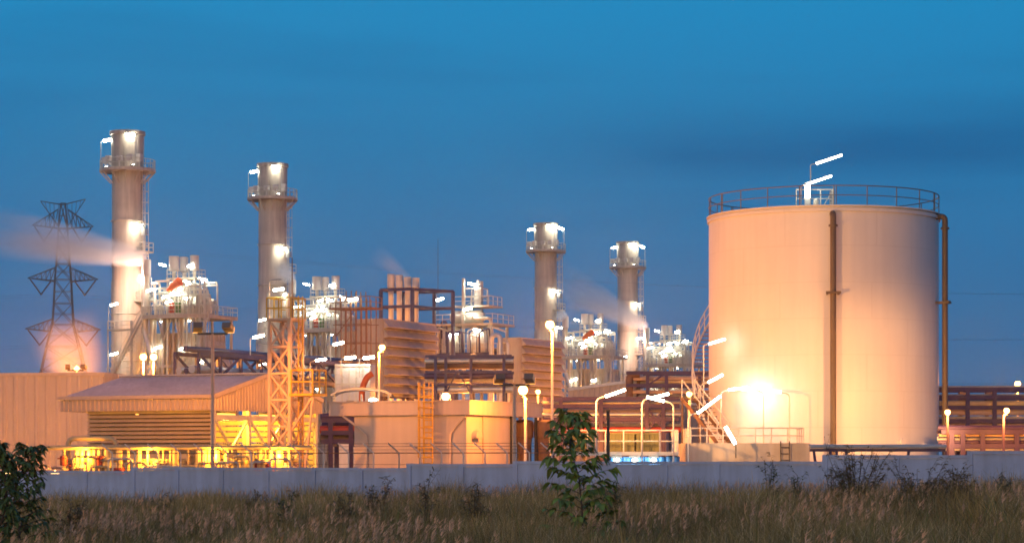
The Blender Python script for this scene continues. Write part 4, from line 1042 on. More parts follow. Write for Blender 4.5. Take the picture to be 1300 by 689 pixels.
def olive_bins():
    Y = 118.6
    for u0, u1, lab in ((722,752,'olive skip behind the sapling stem'),(770,806,'long olive skip behind the deck railing, right of the sapling'),(808,838,'olive skip behind the deck railing, nearest the bund')):
        x0, x1 = gx(u0,Y), gx(u1,Y); t = thing('olive_container', lab, 'container', ((x0+x1)/2,Y,hz(573,116)), 0, 'olive containers on the railed deck')
        w_ = (x1-x0)/2; h = hz(551,Y)-hz(573,116)
        b = MB().box(-w_,w_,0,1.6,.002,h); b.build('body','olive_panel',t,False)
        r_ = MB()
        for k in range(5): x = -w_+.08+(2*w_-.16)*k/4; r_.box(x-.04,x+.04,-.07,-.005,.05,h)
        r_.box(-w_-.04,w_+.04,-.09,1.64,h+.003,h+.1); r_.build('ribs','olive_panel',t,False)
olive_bins()
def brown_tank():
    Y = 126.
    for u, lab in ((665,'brown lagged tank block left of the tall mast pole'),(690,'brown lagged tank block right of the tall mast pole')):
        t = thing('lagged_tank', lab, 'tank', (gx(u,Y),Y,0), -GA, 'brown lagged tanks'); z0, z1 = hz(556,Y), hz(533,Y)
        MB().lathe([(.01,-.02),(.45,z0),(.52,z0+.05),(.52,z1-.1),(.4,z1),(.01,z1+.04)],20).build('vessel','rust_steel',t)
        for a in (0,1,2): c, s = math.cos(2.1*a), math.sin(2.1*a); MB().tube((c*.4,s*.4,0),(c*.4,s*.4,z0+.1),.05,6).build('leg','dark_post',t)
brown_tank()

# small canopy with curved edge and lit cabin below the scaffold
def canopy():
    Y = 150.; x0, x1 = gx(420,Y), gx(497,Y); L = x1-x0; t = thing('rounded_canopy', 'small rounded canopy roof peeping over the flat-roofed building', 'canopy', (x0,Y,0)); z = hz(500,Y)
    m = MB(); n = 10; pr = [(L*k/n, .42*math.sin(PI*min(1,max(0,k/n)))**.5) for k in range(n+1)]
    for x, d in pr: m.v += [(x,0,z+d),(x,3,z+d),(x,0,z+d-.14),(x,3,z+d-.14)]
    for i in range(n):
        a, b = 4*i, 4*i+4; m.f += [(a,b,b+1,a+1),(a+2,a+3,b+3,b+2),(a,a+2,b+2,b),(a+1,b+1,b+3,a+3)]
    m.build('roof','roof_sheet',t)
    for x in (.2,L*.5,L-.2): MB().beam((x,.3,0),(x,.3,z),.12,.12,(0,1,0)).build('post','pale_steel',t)
    h = MB().box(L*.25,L*.25+.5,.3,.5,z-.5,z-.4).build('canopy_lamp','lamp_housing',t); MB().lathe([(.01,-.14),(.18,-.05),(.18,.04),(.01,.1)],10,(L*.25+.25,.3,z-.62)).build('lamp_globe','sodium',h)
    h = MB().box(L*.62,L*.62+.5,.3,.5,z-.3,z-.2).build('canopy_lamp','lamp_housing',t); MB().lathe([(.01,-.2),(.24,-.05),(.24,.1),(.01,.2)],10,(L*.62+.25,.25,z-.45)).build('lamp_globe','flood_light',h)
canopy()
def cabin():
    Y = 205.; x0, x1 = gx(426,Y), gx(470,Y); L = x1-x0; z0, z1 = 0, hz(462,Y); t = thing('lit_cabin', 'pale brightly lit tall cabin under the scaffold', 'cabin', (x0,Y,0), -R(6))
    b = MB().box(0,L,0,3,z0,z1); b.build('wall','silencer_paint',t,False)
    f = MB()
    for k in range(6): f.box(L*k/5-.05,L*k/5+.05,-.06,-.01,z1-3.4,z1)
    for z in (z1-3.4,z1-1.8,z1-.2): f.box(-.05,L+.05,-.09,-.065,z,z+.12)
    f.build('frame','pale_steel',t,False)
    for x in (.6,L-.8): tube_lamp(t,(x,-.6,z1-1.2),1.6,(1,0,0),.9,.04,.13,.1)
cabin()
def orange_duct():
    Y = 198.; t = thing('bent_duct', 'orange bent duct beside the lit cabin', 'duct', (gx(463,Y),Y,0))
    MB().path([(-.2,-.5,hz(500,Y)-6),(-.2,-.5,hz(492,Y)),(.25,-.5,hz(478,Y)),(.7,-.5,hz(474,Y))],.26,14,.7).build('elbow','orange_fabric',t)
orange_duct()

# ================================================================ sodium lamps
def sodium_post(u, v, Y, lab, r_=.3, power=2500, pole='white_rail', z0=0., du=0, m='sodium', name='sodium_lamp_post', cat='lamp post', group='sodium lamp posts'):
    p = at(u,v,Y); px = gx(u+du,Y); t = thing(name, lab, cat, (px,Y,z0), 0, group); dx = p.x-px
    MB().path([(0,0,0),(0,0,p.z-z0-r_*1.6)],.085,8,r2=.06).build('pole',pole,t)
    h = MB(); h.lathe([(.01,p.z-z0+r_*1.15),(r_*.7,p.z-z0+r_*1.1),(r_*.9,p.z-z0+r_*.8),(r_*.6,p.z-z0+r_*.95)],14,(dx,0,0)); h.beam((0,0,p.z-z0-r_*1.5),(dx,0,p.z-z0-r_*1.2),.08)
    h.build('lamp_hood','lamp_housing',t)
    MB().lathe([(.01,-r_),(r_*.6,-r_*.8),(r_*.95,-r_*.25),(r_*.95,r_*.3),(r_*.6,r_*.8),(.01,r_*.95)],16,(dx,0,p.z-z0)).build('lamp_globe',m,t)
    if power: light('POINT',(dx,-r_-.25,p.z-z0-.3),power,SOD,r_,parent=t)
    return t
sodium_post(485,441,150,'lit sodium lamp on a slim pole before the left louvred house',.2,2600,du=-4)
sodium_post(698,412,128,'tallest lit sodium lamp, on a mast before the right louvred house',.24,4600,du=3)
sodium_post(664,495,117.8,'brightest low sodium lamp beside the flat-roofed building',.24,2400,du=3)
sodium_post(1203,523,123,'lit sodium lamp just right of the big tank',.15,1300,'purple_steel')
sodium_post(1278,521,123,'lit sodium lamp on a purple post near the right edge',.15,2000,'purple_steel',du=-4)
sodium_post(1292,487,175,'highest sodium lamp at the right edge, above the pipe rack',.22,3500)
sodium_post(683,497,160,'small orange lamp beside the tall mast pole',.16,260,group='small orange lamps')
sodium_post(875,500,131,'small orange lamp beside the tank stair',.16,200,group='small orange lamps')
sodium_post(566,503,135,'small orange lamp above the flat roof, right of the yellow ladder',.24,700,'dark_post',group='small orange lamps')
sodium_post(182,453,205,'left lamp of the sodium pair in front of the first boiler',.3,9000)
sodium_post(195,453,205,'right lamp of the sodium pair in front of the first boiler',.3,9000)
# floodlight masts seen from behind, their lit faces turned towards the plant
m1 = flood_pair('floodlight_mast',270,418,109.,'dark twin-headed floodlight mast in front of the shed corner')
m2 = flood_pair('floodlight_mast',653,483,108.,'dark twin-headed floodlight mast beside the flat-roofed building')
for mm, s, tgt, pw, ang in ((m1,-1,(gx(20,180),180,4),12000,75),(m1,1,(gx(500,120),120,3.2),7000,62),(m2,-1,(gx(520,121),121,3.5),350,80),(m2,1,(gx(1062,138),138,9.5),22000,58)):
    base = Vector(mm.location); zt = hz(418,109) if mm is m1 else hz(483,108)
    loc = base+Vector((s*.72,.5,zt+.05)); o = light('SPOT',loc,pw,SOD if mm is m1 else (1.,.43,.11),.25,tgt,ang,.6)
    o.parent = mm; o.location = loc-base
    ms = MB().beam((s*.75,.36,zt+.0),(s*.755,.385,zt-.01),.42,.3).build('lamp_face','sodium_small',mm)
pr_ = [o for o in bpy.data.objects if o.get('label','').startswith('lit sodium lamp just right')][0]
light('SPOT',(0,.1,hz(526,123)),7500,(1.,.45,.16),.2,(-3,14,4.5),80,.6,parent=pr_)  # extra spot added on this post to warm the tank's right side
# small flood pair on the roof of the hall
fp = flood_pair('floodlight_mast',96,467,206.,'small twin floodlight on the metal hall roof, glowing in the steam',foot=hz(472,188)-.1)
light('POINT',(0,.6,hz(463,206)-hz(472,188)),9000,SOD,.3,parent=fp)
MB().lathe([(.01,-.25),(.25,0),(.01,.25)],10,(0,.55,hz(466,206)-hz(472,188))).build('lamp_globe','sodium',fp)
def fill_lamp(host, u, v, Y, power, r_=.3):  # hidden lamp added to brighten chimneys, louvred houses and walls
    p = at(u,v,Y); mw = host.matrix_basis.inverted(); q = mw @ p
    h = MB(); h.tube((q.x,q.y,0),(q.x,q.y,q.z-.2),.08,6); h.lathe([(.01,q.z+.5),(.4,q.z+.42),(.5,q.z+.3),(.01,q.z+.36)],12,(q.x,q.y,0))
    h = h.build('fill_lamp','lamp_housing',host)
    MB().lathe([(.01,-.25),(.3,0),(.01,.25)],12,(q.x,q.y,q.z)).build('lamp_globe','sodium',h)
    light('POINT',(q.x,q.y,q.z-.3),power,SOD,r_,parent=h)
for host, u, v, Y, pw in (('lit_cabin',445,482,285,16000),('clad_annex',748,505,352,22000),('clad_annex',790,508,300,9000),('pipe_rack',852,500,402,24000),('lit_cabin',592,514,232,26000),('pipe_bridge',300,486,290,14000),('pipe_rack.001',735,514,272,32000),('pipe_rack.001',742,560,157,1500),('pipe_rack.001',800,560,157,1500),('pipe_rack',868,550,180,1800)):
    fill_lamp(bpy.data.objects[host],u,v,Y,pw)
for u, pw in ((8,31000),(70,23000)): fill_lamp(bpy.data.objects['metal_clad_hall'],u,601,154,pw)  # added behind the boundary wall to light the hall front orange
def steam_fill_lamp(i, power):  # lamp added on a boiler deck to light its steam pink
    host = [o for o in bpy.data.objects if o.name.startswith('boiler_unit') and o.parent is None and o['label'] == UL[i]][0]
    h = MB(); h.tube((5.3,-4.2,22),(5.3,-4.2,26.4),.06,6); h.lathe([(.01,26.3),(.3,26.35),(.34,26.5),(.3,26.52)],12,(5.3,-4.2,0)); h = h.build('steam_fill_lamp','lamp_housing',host)
    MB().lathe([(.01,26.4),(.2,26.55),(.01,26.7)],10,(5.3,-4.2,0)).build('lamp_globe','sodium',h)
    light('POINT',(5.0,-5.0,27.2),power,(1.,.58,.42),.3,parent=h)
steam_fill_lamp(0,3400); steam_fill_lamp(3,3000)
def dark_post():
    Y = 106.; p = at(772,522,Y); t = thing('dark_bollard_post','short dark square post right of the sapling','post',(p.x,Y,0))
    MB().beam((0,0,0),(0,0,p.z),.14,.14,(0,1,0)).build('shaft','dark_post',t); MB().box(-.09,.09,-.09,.09,p.z+.002,p.z+.06).build('cap','dark_post',t)
dark_post()

# ================================================================ perimeter wall
def wall_point(u):
    s = (u-650)/F; tt = s*93/(E1.x-s*E1.y); p = Vector((0,93,0))+E1*tt; return tt, p
def boundary_wall():
    t = thing('boundary_wall', 'grey concrete panel wall stepping up to the right across the field', 'wall', (0,93,0), -GA)
    secs = [(-120,170,597),(170,520,593),(520,655,588),(655,1048,585),(1048,1232,577),(1232,1420,572)]
    for u0, u1, v in secs:
        t0, p0 = wall_point(u0); t1, p1 = wall_point(u1); um = (max(u0,0)+min(u1,1300))/2; tm, pm = wall_point(um)
        z = hz(v,pm.y); n = max(1,round((t1-t0)/2.3))
        for k in range(n):
            a, b = t0+(t1-t0)*k/n, t0+(t1-t0)*(k+1)/n
            jy, jz = random.uniform(-.012,.012), random.uniform(-.015,.008); q = MB().box(a+.098,b-.098,-.03+jy,.05+jy,-1.2,z-.125)
            for j in range(1,4): q.box(a+.11,b-.11,-.034+jy,-.031+jy,z-.12-j*.5,z-.12-j*.5+.02)
            q.build('panel','wall_concrete',t,False)
            MB().box(a+.004,b-.004,-.08+jy,.1+jy,z-.118,z+jz).build('coping','wall_concrete',t,False)
            MB().box(a-.1,a+.1,-.1,.12,-1.2,z-.12 if k else z-.002).build('post','wall_concrete',t,False)
boundary_wall()
def wire_fence():
    t = thing('wire_fence', 'barbed wire fence with slanted post tops behind the concrete wall', 'fence', (0,93,0), -GA)
    def run(u0, u1, step, top):
        s0, s1 = wall_point(u0)[0], wall_point(u1)[0]; n = round((s1-s0)/step)
        pts = [s0+(s1-s0)*k/n for k in range(n+1)]
        for k, s in enumerate(pts):
            MB().path([(s,4.5,0),(s,4.5,top),(s-.42,4.3,top+.42)],.03,6).build('post','white_rail',t)
        MB().tube((s0,4.5,top),(s1,4.5,top),.022,5).build('top_rail','rust_steel',t)
        for d in (.14,.28,.4): MB().tube((s0-d,4.5-d*.45,top+d),(s1-d,4.5-d*.45,top+d),.009,4).build('barbed_wire','wire',t)
        for z in (1.9,2.1): MB().tube((s0,4.5,z),(s1,4.5,z),.008,4).build('wire_strand','wire',t)
    run(66,440,1.25,2.58); run(440,700,1.05,2.58)
wire_fence()

# ================================================================ steam
def steam(name, lab, p0, p1, r0, r1, dens, rise=.0, seed=0., aniso=.3, col=(1.,1.,1.)):
    p0, p1 = Vector(p0), Vector(p1); L = (p1-p0).length
    m = bpy.data.materials.new('steam'); m.use_nodes = True; t = m.node_tree; t.nodes.remove(t.nodes['Principled BSDF'])
    v = nd(t,'ShaderNodeVolumePrincipled'); v.inputs['Color'].default_value = (*col,1); v.inputs['Anisotropy'].default_value = aniso
    tc = nd(t,'ShaderNodeTexCoord'); sp = nd(t,'ShaderNodeSeparateXYZ'); t.links.new(tc.outputs['Object'],sp.inputs[0])
    def mth(op, a, b=None, c=None):
        n = nd(t,'ShaderNodeMath',operation=op)
        for i, x in enumerate((a,b,c)):
            if x is None: continue
            if isinstance(x,(int,float)): n.inputs[i].default_value = x
            else: t.links.new(x,n.inputs[i])
        return n.outputs[0]
    f = mth('DIVIDE',sp.outputs[0],L)
    rad = mth('MULTIPLY_ADD',mth('POWER',mth('MAXIMUM',f,0.),.7),r1-r0,r0)
    d2 = mth('ADD',mth('POWER',mth('ABSOLUTE',sp.outputs[1]),2.),mth('POWER',mth('ABSOLUTE',sp.outputs[2]),2.))
    fall = mth('MAXIMUM',mth('SUBTRACT',1.,mth('DIVIDE',d2,mth('MULTIPLY',rad,rad))),0.)
    fall = mth('POWER',fall,1.6)
    mg = nd(t,'ShaderNodeMapping'); s = 1.1/max(r1,.5); mg.inputs['Scale'].default_value = (s*.22,s*1.5,s*1.5); mg.inputs['Location'].default_value = (seed,seed*.7,0)
    t.links.new(tc.outputs['Object'],mg.inputs[0]); nz = nd(t,'ShaderNodeTexNoise',i_Scale=1.3,i_Detail=3.); t.links.new(mg.outputs[0],nz.inputs['Vector'])
    nm = nd(t,'ShaderNodeMapRange',i_1=.3,i_2=.65,i_3=.25,i_4=1.2); t.links.new(nz.outputs['Fac'],nm.inputs[0])
    fade = nd(t,'ShaderNodeMapRange',interpolation_type='SMOOTHSTEP',i_1=.35,i_2=1.,i_3=1.,i_4=0.); t.links.new(f,fade.inputs[0])
    thin = mth('DIVIDE',r0,mth('MULTIPLY',rad,1.0))
    dn = mth('MULTIPLY',mth('MULTIPLY',mth('MULTIPLY',fall,nm.outputs[0]),fade.outputs[0]),mth('MULTIPLY',thin,dens))
    t.links.new(dn,v.inputs['Density']); t.links.new(v.outputs[0],t.nodes['Material Output'].inputs['Volume'])
    n = 14; mb = MB(); prof = [(.01,0)]+[(r0+(r1-r0)*(k/n)**.7,L*k/n) for k in range(n+1)]+[(.01,L)]
    mb.lathe(prof,16,axis='x'); o = mb.build(name,m); o.location = p0; o.rotation_euler = (p1-p0).to_track_quat('X','Z').to_euler()
    tag(o,lab,'steam','steam plumes'); return o
q = inunit(0,(6.1,-4.37,29.8)); steam('steam_plume','broad pink steam plume blown left past the tallest chimney and pylon',q,(gx(-40,318),318,hz(288,318)),1.,4.6,2.6,seed=3.,aniso=.0)
q = inunit(3,(6.1,-4.37,29.8)); steam('steam_plume','pale steam plume drifting left across the shortest chimney',q,(gx(700,478),478,hz(352,478)),.9,5.2,1.9,seed=8.,aniso=0.)
q = inunit(1,(6.1,-4.37,29.7)); steam('steam_plume','small puff of steam at the foot of the second chimney',q,(gx(352,352),352,hz(338,352)),.7,2.2,2.,seed=5.)
q = at(521,356,292); steam('steam_plume','faint thin wisp of steam above the navy frame silencers',q,(gx(472,292),292,hz(318,292)),.4,1.8,1.2,seed=1.)
q = inunit(2,(6.1,-4.37,29.8)); steam('steam_plume','faint steam wisp beside the mast-lit chimney',q,(gx(706,440),440,hz(400,440)),.5,1.8,.9,seed=2.)
def glow_cloud():
    o = steam('steam_cloud','orange-lit steam cloud rising behind the metal hall and pylon foot',(gx(96,212),212,hz(486,212)),(gx(76,212),212,hz(395,212)),2.7,4.0,.34,seed=6.,aniso=.0)
glow_cloud()

# ================================================================ field grass (one mass), seed plumes, weeds, bush and sapling
def raw_mesh(name, V, Q, colors, m):
    me = bpy.data.meshes.new(name); nv, nq = len(V), len(Q)
    me.vertices.add(nv); me.vertices.foreach_set('co', V.astype(np.float32).ravel())
    me.loops.add(nq*4); me.loops.foreach_set('vertex_index', Q.astype(np.int32).ravel())
    me.polygons.add(nq); me.polygons.foreach_set('loop_start', np.arange(0,nq*4,4,dtype=np.int32))
    a = me.attributes.new('tint','FLOAT_COLOR','POINT'); a.data.foreach_set('color', np.concatenate([colors,np.ones((nv,1))],1).astype(np.float32).ravel())
    me.update(calc_edges=True); me.materials.append(M[m]); o = bpy.data.objects.new(name,me); COL.objects.link(o); return o
def strips(root, h, width, lean, az, face, segs, col, curl=1.):
    "n grass blades as quad strips"
    n = len(root); V = np.zeros((n,segs+1,2,3))
    for k in range(segs+1):
        f = k/segs; off = lean*h*f**(1+curl)
        cx = root[:,0]+np.cos(az)*off; cy = root[:,1]+np.sin(az)*off; cz = root[:,2]+h*f*(1-.25*lean*f)
        wd = width*(1-.85*f)*.5
        for s, sg in ((0,-1),(1,1)):
            V[:,k,s,0] = cx+sg*wd*np.cos(face); V[:,k,s,1] = cy+sg*wd*np.sin(face); V[:,k,s,2] = cz
    idx = np.arange(n)[:,None]*(segs+1)*2+np.arange(segs)[None,:]*2
    Q = np.stack([idx,idx+1,idx+3,idx+2],-1).reshape(-1,4); C = np.repeat(col,(segs+1)*2,0)
    return V.reshape(-1,3), Q, C
def fnoise(x, y, s, seed):
    r = np.random.default_rng(seed); out = 0
    for k in range(5):
        a = r.uniform(0,2*PI); fq = s*r.uniform(.6,1.8); out = out+np.sin((x*np.cos(a)+y*np.sin(a))*fq+r.uniform(0,6))
    return out/5
def scatter(n, y0, y1, pw=1.0):
    Y = y0+(y1-y0)*rng.random(n)**pw; X = (rng.random(n)*2-1)*(Y*.225+1.5)
    d = X*E2.x+(Y-93)*E2.y; k = d < -.25
    return X[k], Y[k]
def grass():
    Vs, Qs, Cs = [], [], []; off = 0
    for n, y0, y1, hm, wd in ((150000,27,60,.78,.014),(210000,55,102,1.0,.022)):
        x, y = scatter(n,y0,y1,.9); n = len(x)
        clump = fnoise(x,y,.9,1); c2 = fnoise(x,y,.25,2); c3 = fnoise(x,y,2.6,3)
        h = hm*np.clip(1+.55*clump+.35*c2+.25*c3,.35,1.7)*rng.uniform(.55,1.25,n)
        base = np.where((c2+.5*c3+rng.normal(0,.45,n))[:,None] > .05, np.array([[.27,.195,.06]]), np.array([[.48,.30,.09]]))
        dry = rng.random(n)[:,None] < .22; base = np.where(dry,np.array([[.62,.44,.20]]),base)
        col = base*rng.uniform(.5,1.35,(n,1))*np.clip(1+.45*fnoise(x,y,.7,5)+.3*c3,.45,1.5)[:,None]
        root = np.stack([x,y,ground_z(x,y)-.02],-1)
        V, Q, C = strips(root,h,wd*rng.uniform(.7,1.5,n),rng.uniform(.05,.75,n),rng.uniform(0,2*PI,n)*.5+rng.choice([0,PI],n)*.4-.8,rng.normal(0,.7,n),3,col)
        Vs.append(V); Qs.append(Q+off); Cs.append(C); off += len(V)
    # scattered tall arching stems that reach above the rest
    x, y = scatter(5200,30,99,.8); n = len(x); h = rng.uniform(1.05,1.75,n); root = np.stack([x,y,ground_z(x,y)-.02],-1)
    col = np.where(rng.random(n)[:,None] < .5,np.array([[.30,.22,.08]]),np.array([[.18,.2,.05]]))*rng.uniform(.6,1.3,(n,1))
    V, Q, C = strips(root,h,rng.uniform(.012,.026,n),rng.uniform(.1,.9,n),rng.uniform(0,2*PI,n),rng.normal(0,.6,n),5,col,1.4)
    Vs.append(V); Qs.append(Q+off); Cs.append(C); off += len(V)
    o = raw_mesh('grass',np.concatenate(Vs),np.concatenate(Qs),np.concatenate(Cs),'blade')
    tag(o,'tall dry green and brown grass covering the field before the wall','grass',kind='stuff')
grass()
def plumes():
    "feathery pinkish seed heads on tall stalks, in drifts"
    Vs, Qs, Cs = [], [], []; off = 0
    x, y = scatter(26000,30,101,.85); f = fnoise(x,y,.55,21)+.7*fnoise(x,y,1.5,22); k = f+rng.normal(0,.16,len(x)) > .66
    x, y = x[k], y[k]
    # the thicker drifts seen along the wall and at the right
    for u, Y, n, sx in ((700,92,200,1.8),(1120,78,170,2.2),(1260,66,360,1.8),(1200,84,150,2.),(1235,70,160,1.6),(900,89,260,2.4),(400,96,240,3.),(170,50,150,1.4),(120,60,110,1.6),(330,60,80,2.),(480,45,60,.7),(1010,46,60,.8),(850,48,40,.7),(610,94,240,2.4),(1060,86,200,2.),(60,85,70,1.8)):
        x = np.concatenate([x,gx(u,Y)+rng.normal(0,sx,n)]); y = np.concatenate([y,Y+rng.normal(0,1.6,n)])
    k = (x*E2.x+(y-93)*E2.y) < -.3; x, y = x[k], y[k]
    n = len(x); h = rng.uniform(.85,1.42,n); az = rng.normal(.2,.6,n); lean = rng.uniform(.05,.3,n)
    root = np.stack([x,y,ground_z(x,y)],-1)
    V, Q, C = strips(root,h,np.full(n,.012),lean,az,rng.normal(0,.5,n),2,np.tile([[.16,.11,.06]],(n,1))); Vs.append(V); Qs.append(Q); Cs.append(C); off += len(V)
    tip = root+np.stack([np.cos(az)*lean*h,np.sin(az)*lean*h,h*(1-.25*lean)],-1)
    m = 14; T = np.repeat(tip,m,0); A = np.repeat(az,m)+rng.normal(0,.5,n*m); fr = rng.random(n*m)
    T[:,2] -= fr*.20; T[:,:2] += rng.normal(0,.012,(n*m,2))
    col = np.repeat(np.array([[.95,.55,.30]])*rng.uniform(.6,1.2,(n,1)),m,0)
    V, Q, C = strips(T,rng.uniform(.05,.13,n*m),np.full(n*m,.017),rng.uniform(.3,1.1,n*m),A,rng.normal(0,.8,n*m),1,col); Vs.append(V); Qs.append(Q+off); Cs.append(C)
    o = raw_mesh('grass_plumes',np.concatenate(Vs),np.concatenate(Qs),np.concatenate(Cs),'plume')
    tag(o,'pinkish feathery seed heads standing above the field grass','grass',kind='stuff')
plumes()

def leaf_quads(P, D, N, Ln, Wd, droop):
    "bent leaves: 3 cross rows of a pointed oval with a fold; P base, D direction, N up-ish"
    n = len(P); D = D/np.linalg.norm(D,axis=1,keepdims=True); S = np.cross(D,N); S /= np.linalg.norm(S,axis=1,keepdims=True)+1e-9; U = np.cross(S,D)
    rows = [(0,.08),(.22,.72),(.5,1.),(.78,.66),(1.,.04)]; V = np.zeros((n,len(rows),3,3))
    for i, (f, w_) in enumerate(rows):
        c = P+D*(Ln*f)[:,None]+np.array([[0,0,-1]])*(droop*Ln*f*f)[:,None]
        for j, s in enumerate((-1,0,1)): V[:,i,j] = c+S*(s*w_*Wd*.5)[:,None]+U*(abs(s)*.18*w_*Wd)[:,None]
    idx = np.arange(n)[:,None,None]*15+np.arange(4)[None,:,None]*3+np.arange(2)[None,None,:]
    Q = np.stack([idx,idx+1,idx+4,idx+3],-1).reshape(-1,4); return V.reshape(-1,3), Q
def leafy(name, lab, cat, u, Y, H, spread, nbr, leaves, Ln, Wd, seed, tint, base_r=.03, lo=.12, v_foot=None, group=None):
    r = np.random.default_rng(seed); X = gx(u,Y); z0 = float(ground_z(np.array(X),np.array(Y)))
    t = thing(name,lab,cat,(X,Y,z0),0,group); tr = MB()
    pts = [(0,0,-.05)]+[(r.normal(0,.03)*k,r.normal(0,.03)*k,H*k/5) for k in range(1,6)]
    tr.path(pts,base_r,8,r2=base_r*.3); P, D = [], []
    for k in range(nbr):
        f = lo+(1-lo)*((k+.5)/nbr); i = min(4,int(f*5)); ff = f*5-i; b = Vector(pts[i]).lerp(Vector(pts[i+1]),ff)
        a = k*2.4+r.normal(0,.3); L = spread*(1-.72*f**1.6)*r.uniform(.7,1.15); d = Vector((math.cos(a),math.sin(a),.12+.6*f)).normalized()
        mid = b+d*L*.6; e = b+d*L+Vector((0,0,-.06*L)); tr.path([b,mid,e],base_r*.38,5,r2=base_r*.12)
        for j in range(leaves):
            s = .35+.65*r.random() if j > 2 else 1.; q = b+(mid-b)*(s/.6) if s < .6 else mid+(e-mid)*((s-.6)/.4)
            P.append(tuple(q)); aa = a+r.normal(0,1.0); D.append((math.cos(aa),math.sin(aa),r.uniform(-.5,.35)))
    for j in range(int(leaves*1.6)):
        aa = r.uniform(0,2*PI); P.append(pts[-1]); D.append((math.cos(aa),math.sin(aa),r.uniform(-.2,.8)))
    tr.build('stem','bark',t)
    P, D = np.array(P), np.array(D); n = len(P); N = np.tile([[0,0,1.]],(n,1))+r.normal(0,.35,(n,3))
    V, Q = leaf_quads(P,D,N,Ln*r.uniform(.6,1.2,n),Wd*r.uniform(.7,1.15,n),r.uniform(.2,.75,n))
    C = np.repeat(np.array([tint])*r.uniform(.55,1.5,(n,1)),15,0)
    o = raw_mesh('foliage',V,Q,C,'leaf'); o.parent = t; o.data.shade_smooth(); return t
def sz(v0, v1, Y): return (v1-v0)/F*Y
leafy('sapling','young broad-leaved sapling in the grass before the railed deck','tree',737,50.,hz(528,50),1.0,44,16,.21,.125,3,(.19,.28,.05),.026,.14)
leafy('leafy_bush','dark big-leaved bush at the left edge of the field','bush',30,46.,hz(558,46),1.0,60,17,.17,.07,8,(.10,.16,.04),.03,.34)
leafy('leafy_bush','tall dark bush cut by the left photo edge','bush',2,43.,hz(550,43),.5,44,16,.17,.065,9,(.10,.15,.035),.03,.34)
def weed(lab, u, Y, H, spread, n_st, seed, tint=(.11,.10,.035), lf=30, Ln=.16, Wd=.036, name='wild_shrub', group='wild shrubs in the grass'):
    r = np.random.default_rng(seed); X = gx(u,Y); z0 = float(ground_z(np.array(X),np.array(Y))); t = thing(name,lab,'shrub',(X,Y,z0),0,group)
    st = MB(); P, D = [], []
    for k in range(n_st):
        a = r.uniform(0,2*PI); L = H*r.uniform(.6,1.0); o_ = spread*r.uniform(.15,1.)*(.5 if n_st < 3 else 1)
        pts = [Vector((.04*math.cos(a),.04*math.sin(a),0))]
        for j in range(1,5): f = j/4; pts.append(Vector((math.cos(a)*o_*f**1.3+r.normal(0,.025),math.sin(a)*o_*f**1.3+r.normal(0,.025),L*f)))
        st.path(pts,.016,5,r2=.005)
        for j in range(4):
            i = 1+int(r.integers(0,3)); b = pts[i].lerp(pts[i+1],r.random()); aa = a+r.normal(0,1.3); e = b+Vector((math.cos(aa)*.6,math.sin(aa)*.6,.75)).normalized()*L*r.uniform(.12,.3)
            st.path([b,e],.006,4,r2=.003)
            for q in range(lf//4): P.append(tuple(b.lerp(e,r.uniform(.2,1)))); bb = aa+r.normal(0,1); D.append((math.cos(bb),math.sin(bb),r.uniform(-.3,.8)))
        for q in range(lf): f = r.uniform(.3,1)*4; i = min(3,int(f)); P.append(tuple(pts[i].lerp(pts[i+1],f-i))); bb = r.uniform(0,2*PI); D.append((math.cos(bb),math.sin(bb),r.uniform(-.3,.7)))
    st.build('stems','stem',t); P, D = np.array(P), np.array(D); n = len(P); N = np.tile([[0,0,1.]],(n,1))+r.normal(0,.3,(n,3))
    V, Q = leaf_quads(P,D,N,Ln*r.uniform(.5,1.2,n),Wd*r.uniform(.7,1.3,n),r.uniform(0,.5,n)); C = np.repeat(np.array([tint])*r.uniform(.5,1.5,(n,1)),15,0)
    o = raw_mesh('foliage',V,Q,C,'leaf'); o.parent = t; return t
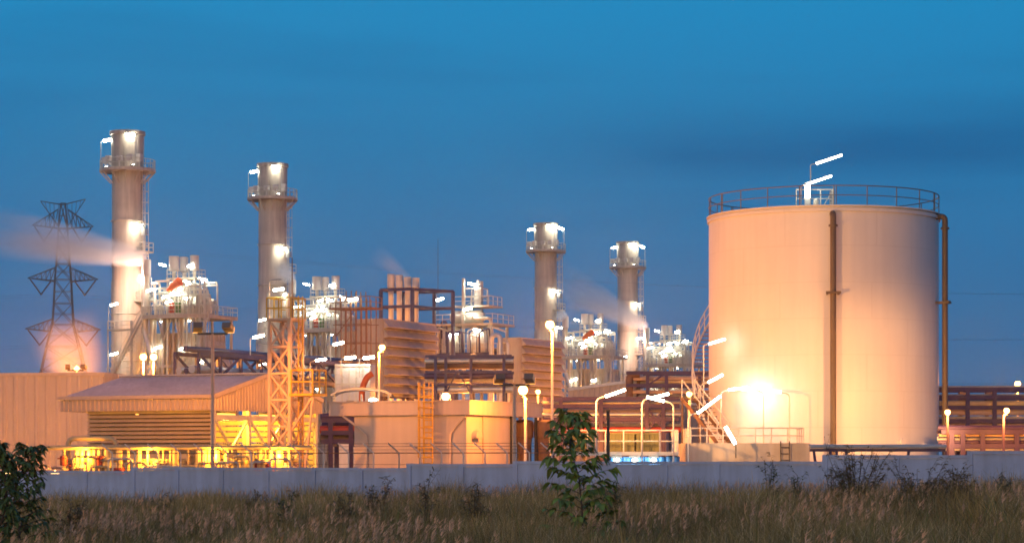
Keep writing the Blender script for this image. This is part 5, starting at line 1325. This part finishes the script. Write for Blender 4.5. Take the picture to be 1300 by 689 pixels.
for a in (('widest bare twiggy shrub, reaching over the wall before the big tank',1085,70.,2.2,1.05,30,31),
          ('twiggy shrub left of the widest one, under the tank pipe',1058,74.,1.75,.35,6,32),
          ('thin tall stalk weed before the concrete bund',978,72.,2.1,.18,3,33),
          ('dense bushy shrub before the wall at right, below the tank pipe foot',1165,66.,1.75,.95,28,34),
          ('leafy shrub before the rightmost wall step',1215,64.,1.75,.6,18,35),
          ('small weed near the right photo edge',1278,66.,1.45,.3,6,36),
          ('feathery leaning weed before the left end of the flat-roofed building',475,66.,1.65,.45,9,37),
          ('low weed left of the feathery leaning weed',440,62.,1.35,.35,8,38),
          ('thin stalk weed before the orange lattice tower',362,58.,1.5,.25,5,39),
          ('tall thin stalk before the yellow roof ladder',540,60.,1.85,.12,2,40),
          ('broad weed clump before the wall below the vent hood',605,60.,1.45,.5,12,41),
          ('small weed right of the sapling',778,58.,1.5,.25,5,42),
          ('low weed before the wall below the slatted shed',205,66.,1.35,.3,6,43),
          ('pale weed right of the dark left bush',86,56.,1.45,.45,10,44),
          ('thin weed before the curved bund lamp',1015,74.,1.6,.25,4,45),
          ('brown weed before the pipe rack left of the lattice tower',320,70.,1.4,.3,5,46)):
    lab, u, Y, H, sp_, ns, sd_ = a
    weed(lab,u,Y,H*1.12,sp_*1.15,ns+2,sd_,tint=(.20,.155,.06) if sd_ % 3 else (.13,.15,.05))

# ================================================================ thin haze added to put halos round the lamps
def haze():
    m = bpy.data.materials.new('haze'); m.use_nodes = True; t = m.node_tree; t.nodes.remove(t.nodes['Principled BSDF'])
    v = nd(t,'ShaderNodeVolumePrincipled'); v.inputs['Color'].default_value = (.93,.95,1,1); v.inputs['Density'].default_value = HAZE; v.inputs['Anisotropy'].default_value = .93
    t.links.new(v.outputs[0],t.nodes['Material Output'].inputs['Volume'])
    o = MB().box(-420,420,-65,640,-1.8,62).build('haze',m,None,False); tag(o,kind='stuff')
HAZE = .00012
haze()

# ================================================================ render settings
scn.view_settings.view_transform = 'Standard'; scn.view_settings.look = 'None'
scn.view_settings.exposure = 0; scn.view_settings.gamma = 1; scn.view_settings.use_curve_mapping = False
c = scn.cycles
c.use_denoising = True; c.sample_clamp_indirect = 4; c.sample_clamp_direct = 0; c.max_bounces = 5; c.diffuse_bounces = 3; c.glossy_bounces = 3
c.volume_bounces = 3; c.transparent_max_bounces = 8; c.caustics_reflective = False; c.caustics_refractive = False
c.volume_step_rate = 2.; c.filter_width = 1.7; c.use_light_tree = True
scn.render.engine = 'CYCLES'
